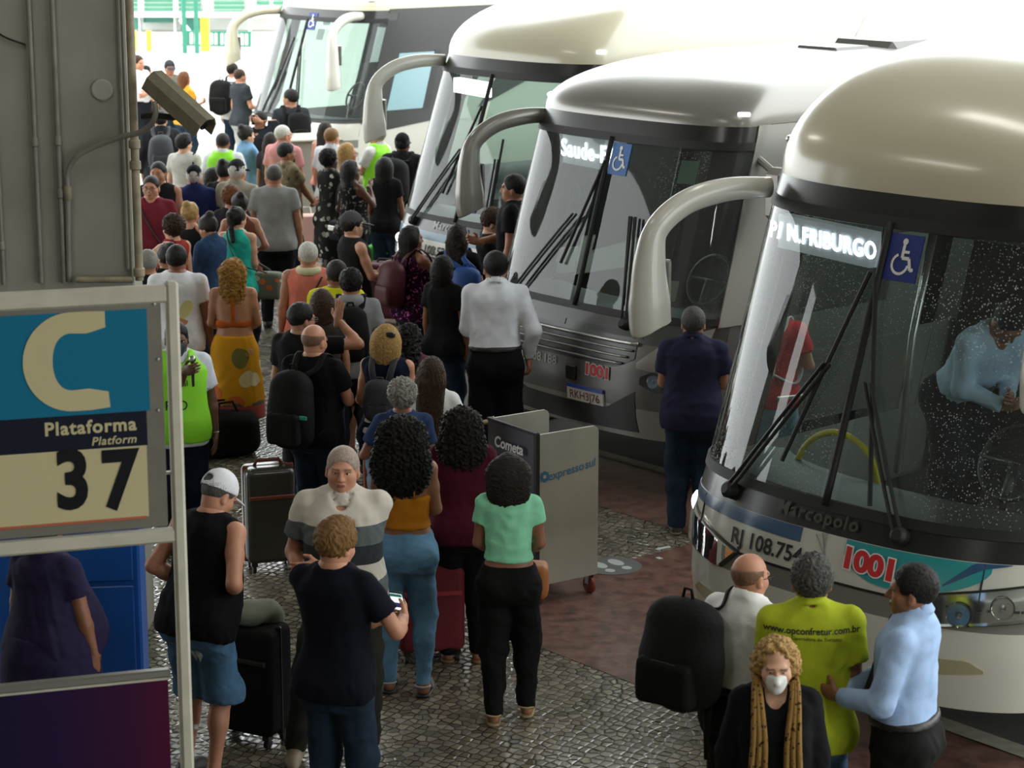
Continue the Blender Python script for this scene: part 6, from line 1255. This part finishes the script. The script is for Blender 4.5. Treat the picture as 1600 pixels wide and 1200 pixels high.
P35 = person(298, 313, 1.68, -25, 'person with messy blond bun and bare shoulders', skin='r', fem=1, top=('cami', '17171a'), bot=('jeans', 'denim dark'), hair=('bun', 'blond'), arms=('d', (.1, .2, 1.1)))
P36 = person(268, 333, 1.736, 48, 'person with curly dark brown hair, bare back and raised tattooed arm', skin='l', fem=1, top=('band', '8e2f2a'), topkw=dict(hem=.16), hair=('afro', 'brown', 0, None, dict(w=1.0)), arms=((.42, .25, 1.38, .8, .5, 0), 'd'))
P37 = person(235, 271, 1.82, 176, 'person in maroon t-shirt with cross strap facing the camera', skin='r', fat=.6, top=('tee', '6e2530'), bot=('jeans', 'denim dark'), hair=('buzz', 'dark'), arms=('d', 'd'), extra=('glasses',), face=True, lod=1)
o_, fn_ = local_hit(P37, 't_shirt', back=False); mb = MB(); mb.tube([fn_(x, z) for x, z in zip(np.linspace(-.11, .12, 12), np.linspace(1.44, 1.05, 12))], .016, 6, flat=.5, up=(0, 1, 0)); mb.build('cross_strap', M_dark, P37[0], smooth=True)
P38 = person(246, 249, 1.856, 172, 'bald person in black sleeveless shirt behind the maroon t-shirt', skin='m', fat=.5, top=('tank', '151516'), hair=('buzz', 'black'), extra=(('beard', 'black'),), face=True)
P39 = person(229, 386, 1.676, 30, 'grey haired person in black behind the corner pipe', skin='m', fat=.3, top=('tee', '17181c'), hair=('short', 'grey'))
P40 = person(258, 378, 1.644, 40, 'person with black hair and a pink hair flower', skin='m', fem=1, top=('tee', '1a191d'), hair=('bun', 'black'), extra=('flower',))
P41 = person(303, 256, 1.764, 4, 'white haired person in dark cap and navy shirt with pale collar', skin='r', fat=.4, top=('polo', '232a55'), hair=('short', 'white'), extra=(('cap', '17171c', 1, 1),))
P42 = person(350, 247, 1.782, -8, 'person with high black bun in black t-shirt', skin='m', fem=1, fat=.3, top=('tee', '17171a'), hair=('bun', 'black'))
P42b = person(332, 259, 1.642, 5, 'person with loose shoulder length black hair beside the high bun', skin='t', fem=1, top=('tee', '1b1b20'), hair=('bob', 'black', .1, None, dict(w=1.1)))
P43 = person(371, 247, 1.836, -20, 'white haired person in dark cap and beige shirt', skin='r', fat=.3, top=('polo', '9d9888'), hair=('short', 'white'), extra=(('cap', '26262a', 1, 1),))
P44 = person(288, 207, 1.74, -24, 'young person in white t-shirt with dark shoulder strap', skin='l', top=('tee', 'b9b7ae'), hair=('comb', 'black'), hy=-20)
handbag(P44, 'dark sling bag on the shoulder of the white t-shirt near the camera', BLACKBAG, off=(.24, -.06, 1.05), size=(.10, .05, .14))
P45 = person(250, 170, 1.84, 8, 'person in dark jacket hidden behind the security camera', skin='l', fat=.3, top=('jacket', '232528'), hair=('short', 'dark'))
backpack(P45, 'dark backpack on the person behind the security camera', mat('charcoal nylon', '2b2d31'), w=.16, hgt=.24, dep=.1, off=(0, -.22, 1.2))
P46 = person(348, 204, 1.8, -4, 'person with shaved head in lime green safety vest', skin='t', fat=.4, top=('polo', 'd5d8d8'), hair=('buzz', 'dark'), extra=('vest',))
P47 = person(386, 194, 1.76, -58, 'person with dark bun in light denim jacket holding a white bundle', skin='l', fem=1, top=('jacket', '6f93b4', None, 'denim_jacket'), hair=('bun', 'dark'), arms=((.0, .28, 1.2), (-.02, .26, 1.12)), face=True)
loc, a = world_of(P47, (0, .30, 1.24)); t = thing('baby_bundle', 'white cloth bundle held against the light denim jacket', 'bundle', loc, a); solid('cloth', lambda f: (f.ell((0, 0, 0), (.17, .09, .10), None, 0), f.ell((.10, .02, .07), (.07, .07, .07), None, .03)), (-.3, -.2, -.2), (.3, .2, .25), .015, M_cloth, t, .01, 22)
P48 = person(405, 171, 1.8, 150, 'person in black shirt holding a phone to the ear', skin='m', fat=.4, top=('polo', '202226'), hair=('short', 'black'), arms=((.06, .08, 1.60), 'd'), face=True)
P48b = person(424, 205, 1.704, -20, 'person with long dark brown hair behind the pink shirt', skin='m', fem=1, top=('tee', '2a2024'), hair=('long', 'dark', .3))
P49 = person(443, 192, 1.856, -28, 'grey haired person with glasses in pink shirt', skin='r', fat=.4, top=('polo', 'c98a8a'), hair=('buzz', 'white'), arms=('d', (.1, .22, 1.05)), hy=-30, extra=('glasses',))
P50 = person(449, 219, 1.82, -58, 'bearded person in camouflage t-shirt facing right', skin='t', top=('tee', '6a5e48', 'camo'), hair=('short', 'black'), arms=('d', (.06, .3, .98)), extra=(('beard', 'black'),), hy=-10)
P51 = person(453, 136, 1.95, 20, 'person in dark grey t-shirt with black backpack at the far coach', skin='m', top=('tee', '2d2f34'), hair=('short', 'black'), hy=42, extra=(('beard', 'black'),))
backpack(P51, 'black backpack worn by the person in front of the far coach', BLACKBAG, w=.15, hgt=.22, dep=.08, off=(.05, -.2, 1.22))
P53 = person(509, 188, 1.72, -20, 'person with long dark hair in peach top near the counter', skin='r', fem=1, top=('cami', 'c08674'), hair=('long', 'dark', .25))
P54 = person(519, 196, 1.84, -30, 'balding person in white polo shirt with lanyard', skin='r', fat=.3, top=('polo', 'c6c8cc'), hair=('buzz', 'sandy'), extra=(('lanyard', '30343c'),))
P55 = person(545, 221, 1.76, -68, 'person with long blond hair and glasses facing right', skin='r', fem=1, top=('tee', 'b8a890'), hair=('bob', 'blond', .16), extra=('glasses',))
P56 = person(516, 231, 1.76, -52, 'person with short black afro in black and white patterned dress', skin='k', fem=1, fat=.4, top=('tee', '22221f', 'dress'), topkw=dict(hem=-.3, loose=.5), bot=('skirt', '22221f', ([.45, .7, .90, 1.0], [.24, .23, .215, .19], [.19, .19, .17, .15], .46), 'dress'), hair=('afro', 'black', 0, None, dict(w=.92)), arms=('d', (.08, .26, 1.12)))
P57 = person(550, 248, 1.74, -48, 'person with long black hair in black spotted sleeveless top', skin='d', fem=1, fat=.5, top=('cami', '22221f', 'dots'), bot=('jeans', '15161a'), hair=('bob', 'black', .2, None, dict(w=1.15)), arms=((.1, .1, 1.0), (.06, .2, 1.42)), hy=-20)
handbag(P57, 'dark handbag with pale metallic flap hanging at the spotted top', BLACKBAG, off=(-.28, .02, .88), size=(.15, .07, .12), m2=M_silver)
P58 = person(588, 193, 1.84, 62, 'grey haired person in lime vest beside the white coach mirror', skin='r', top=('polo', 'c9c9c6'), hair=('short', 'grey'), arms=((.04, .32, 1.2), 'd'), extra=('vest',), face=True)
P59 = person(629, 206, 1.84, -10, 'person in black cap and dark clothes by the white coach front', skin='d', fat=.4, top=('jacket', '19191b'), bot=('trousers', '131315'), hair=('short', 'black'), extra=(('cap', '161617'),))
backpack(P59, 'large soft black rucksack at the white coach front', BLACKBAG, w=.2, hgt=.28, dep=.15, off=(-.05, -.28, 1.2))
P59b = person(602, 243, 1.7, -15, 'person with black hair half hidden by the large rucksack', skin='t', fem=1, top=('tee', '1a1a1c'), hair=('bob', 'black', .15, None, dict(w=1.1)))
P60 = person(376, 105, 1.84, -52, 'person in dark t-shirt with tattooed arm at the far end by the coach', skin='r', fat=.2, top=('tee', '34383c'), bot=('trousers', 'a9aaa6'), hair=('buzz', 'brown'), arms=('d', (.1, .25, 1.1)))
P61 = person(364, 96, 1.86, -15, 'person with dark hair in white t-shirt carrying a black backpack at the far end', skin='r', top=('tee', 'd8d8d6'), hair=('short', 'dark'), hy=-30)
backpack(P61, 'black backpack at the far end in the bright light', BLACKBAG, w=.19, hgt=.28, dep=.13, off=(-.10, -.26, 1.2))
P62 = person(265, 93, 1.84, 200, 'person in dark cap standing behind the security camera', skin='m', top=('tee', '6c6e66'), hair=('short', 'black'), extra=(('cap', '3a3c40'),))
P63 = person(289, 110, 1.74, -48, 'person with light brown hair in bright yellow top at the far end', skin='r', fem=1, top=('tee', 'e0a03c', 'scarf2'), hair=('bob', 'auburn', .18), arms=('d', (.1, .28, 1.2)))
P64 = person(216, 84, 1.95, -120, 'person in white shirt with folded arms at the column edge', skin='r', fat=.3, top=('tuckshort', 'd9d8da'), bot=('slacks', '1c1e24'), hair=('short', 'brown'), arms=('f', 'f'), extra=(('lanyard', 'b05a5e'),))
P64b = person(229, 100, 1.7, -60, 'person in dark clothes half hidden behind the folded arms', skin='m', top=('tee', '2c3038'), hair=('short', 'black'))
P67 = person(641, 503, 1.604, -20, 'person with dark curly hair behind the blond bob', skin='t', fem=1, top=('tee', '5a2f42'), hair=('bigcurl', 'black', .05, None, dict(w=.75)))
P68 = person(694, 396, 1.68, -30, 'person in black beside the very long dark hair', skin='t', fem=1, top=('tee', '161618'), hair=('bob', 'black', .05))
P69 = person(502, 448, 1.656, 10, 'person with brown hair behind the young person with glasses', skin='m', fem=1, top=('tee', '3a3430'), hair=('bob', 'brown', .08))
P65 = person(70, 792, 1.62, -30, 'large person in dark purple dress behind the sign frame', skin='t', fem=1, fat=2.2, top=('tee', '2b2540'), topkw=dict(hem=-.3, loose=.3), bot=('skirt', '2b2540', ([.35, .7, .90, 1.02], [.30, .30, .29, .25], [.26, .27, .26, .22], .36)), hair=('bun', 'black'))
# ---- luggage and small things among the crowd
suitcase((-1.74, 15.45, 0), .30, 'tall dark hard shell suitcase with red brown trim in the aisle', mat('dark olive shell', '2f2f28', .3, coat=.4), mat('red brown trim', '6b2f20', .5), w=.36, d=.26, h=.70)
suitcase((-.52, 13.55, 0), .15, 'dark red soft suitcase standing behind the blue jeans', mat('dark red cloth', '6a1620', .8, bump=.3), mat('red trim', '9c2a30', .6), w=.42, d=.28, h=.56)
suitcase((-.95, 16.6, 0), .1, 'orange suitcase between the bald person and the blond bob', mat('orange shell', 'b5481c', .5), mat('dark trim', '2a2020', .6), w=.38, d=.24, h=.5)
t = thing('shopping_bag', 'bright green plastic bag on the floor by the white coach', 'bag', gp(598, 432), .3); solid('body', lambda f: f.rbox((0, 0, .22), (.22, .16, .2), .09), (-.35, -.3, -.03), (.35, .3, .5), .018, mat('green plastic', '2e9a22', .35, bump=.5, bscale=14), t, .018, 20)
mb = MB(); [mb.tube([(x-.05, 0, .4), (x, .01, .62), (x+.05, 0, .4)], .014, 6) for x in (-.08, .08)]; mb.build('handle', mat('green plastic', '2e9a22'), t, smooth=True)
suitcase(gp(604, 505)+Vector((0, 0, 0)), -.3, 'maroon cloth suitcase beside the grey cap', mat('maroon nylon', '4c1420'), M_dark, w=.44, d=.28, h=.62)
t = thing('shopping_bag', 'pale pink paper bag on the floor left of the patterned dress', 'bag', gp(480, 380), .2); mb = MB(); mb.box((0, 0, .2), (.36, .2, .4), bev=.02); mb.build('body', mat('pale pink paper', 'd6a8a0', .7), t); mb = MB(); mb.tube([(-.07, 0, .38), (-.05, 0, .5), (.05, 0, .5), (.07, 0, .38)], .008, 6); mb.build('handle', M_cloth, t)
loc, a = world_of(P18, P18[1].wr[1]+P18[1].hd[1]*.09+P18[1].pn[1]*.03); t = thing('drink_cup', 'clear drink cup in the hand of the person in grey cap', 'cup', loc, a); mb = MB(); mb.lathe((0, 0, -.06), [(.026, 0), (.036, .12), (.032, .12), (.023, .006), (0, .006)], n=16); mb.build('cup', mat('cup plastic', 'b8bab4', .3), t, smooth=40); mb = MB(); mb.lathe((0, 0, .06), [(.037, 0), (.037, .008), (0, .012)], n=16); mb.build('lid', M_lw, t, smooth=40)
loc, a = world_of(P48, P48[1].wr[0]+P48[1].hd[0]*.09+P48[1].pn[0]*.02); mb = MB(); mb.box((0, 0, 0), (.012, .07, .14), bev=.004); mb.build('phone', mat('phone screen', '0d0f14'), None, loc=loc, rot=(0, 0, a), label='dark phone at the ear of the person in black shirt', cat='phone')
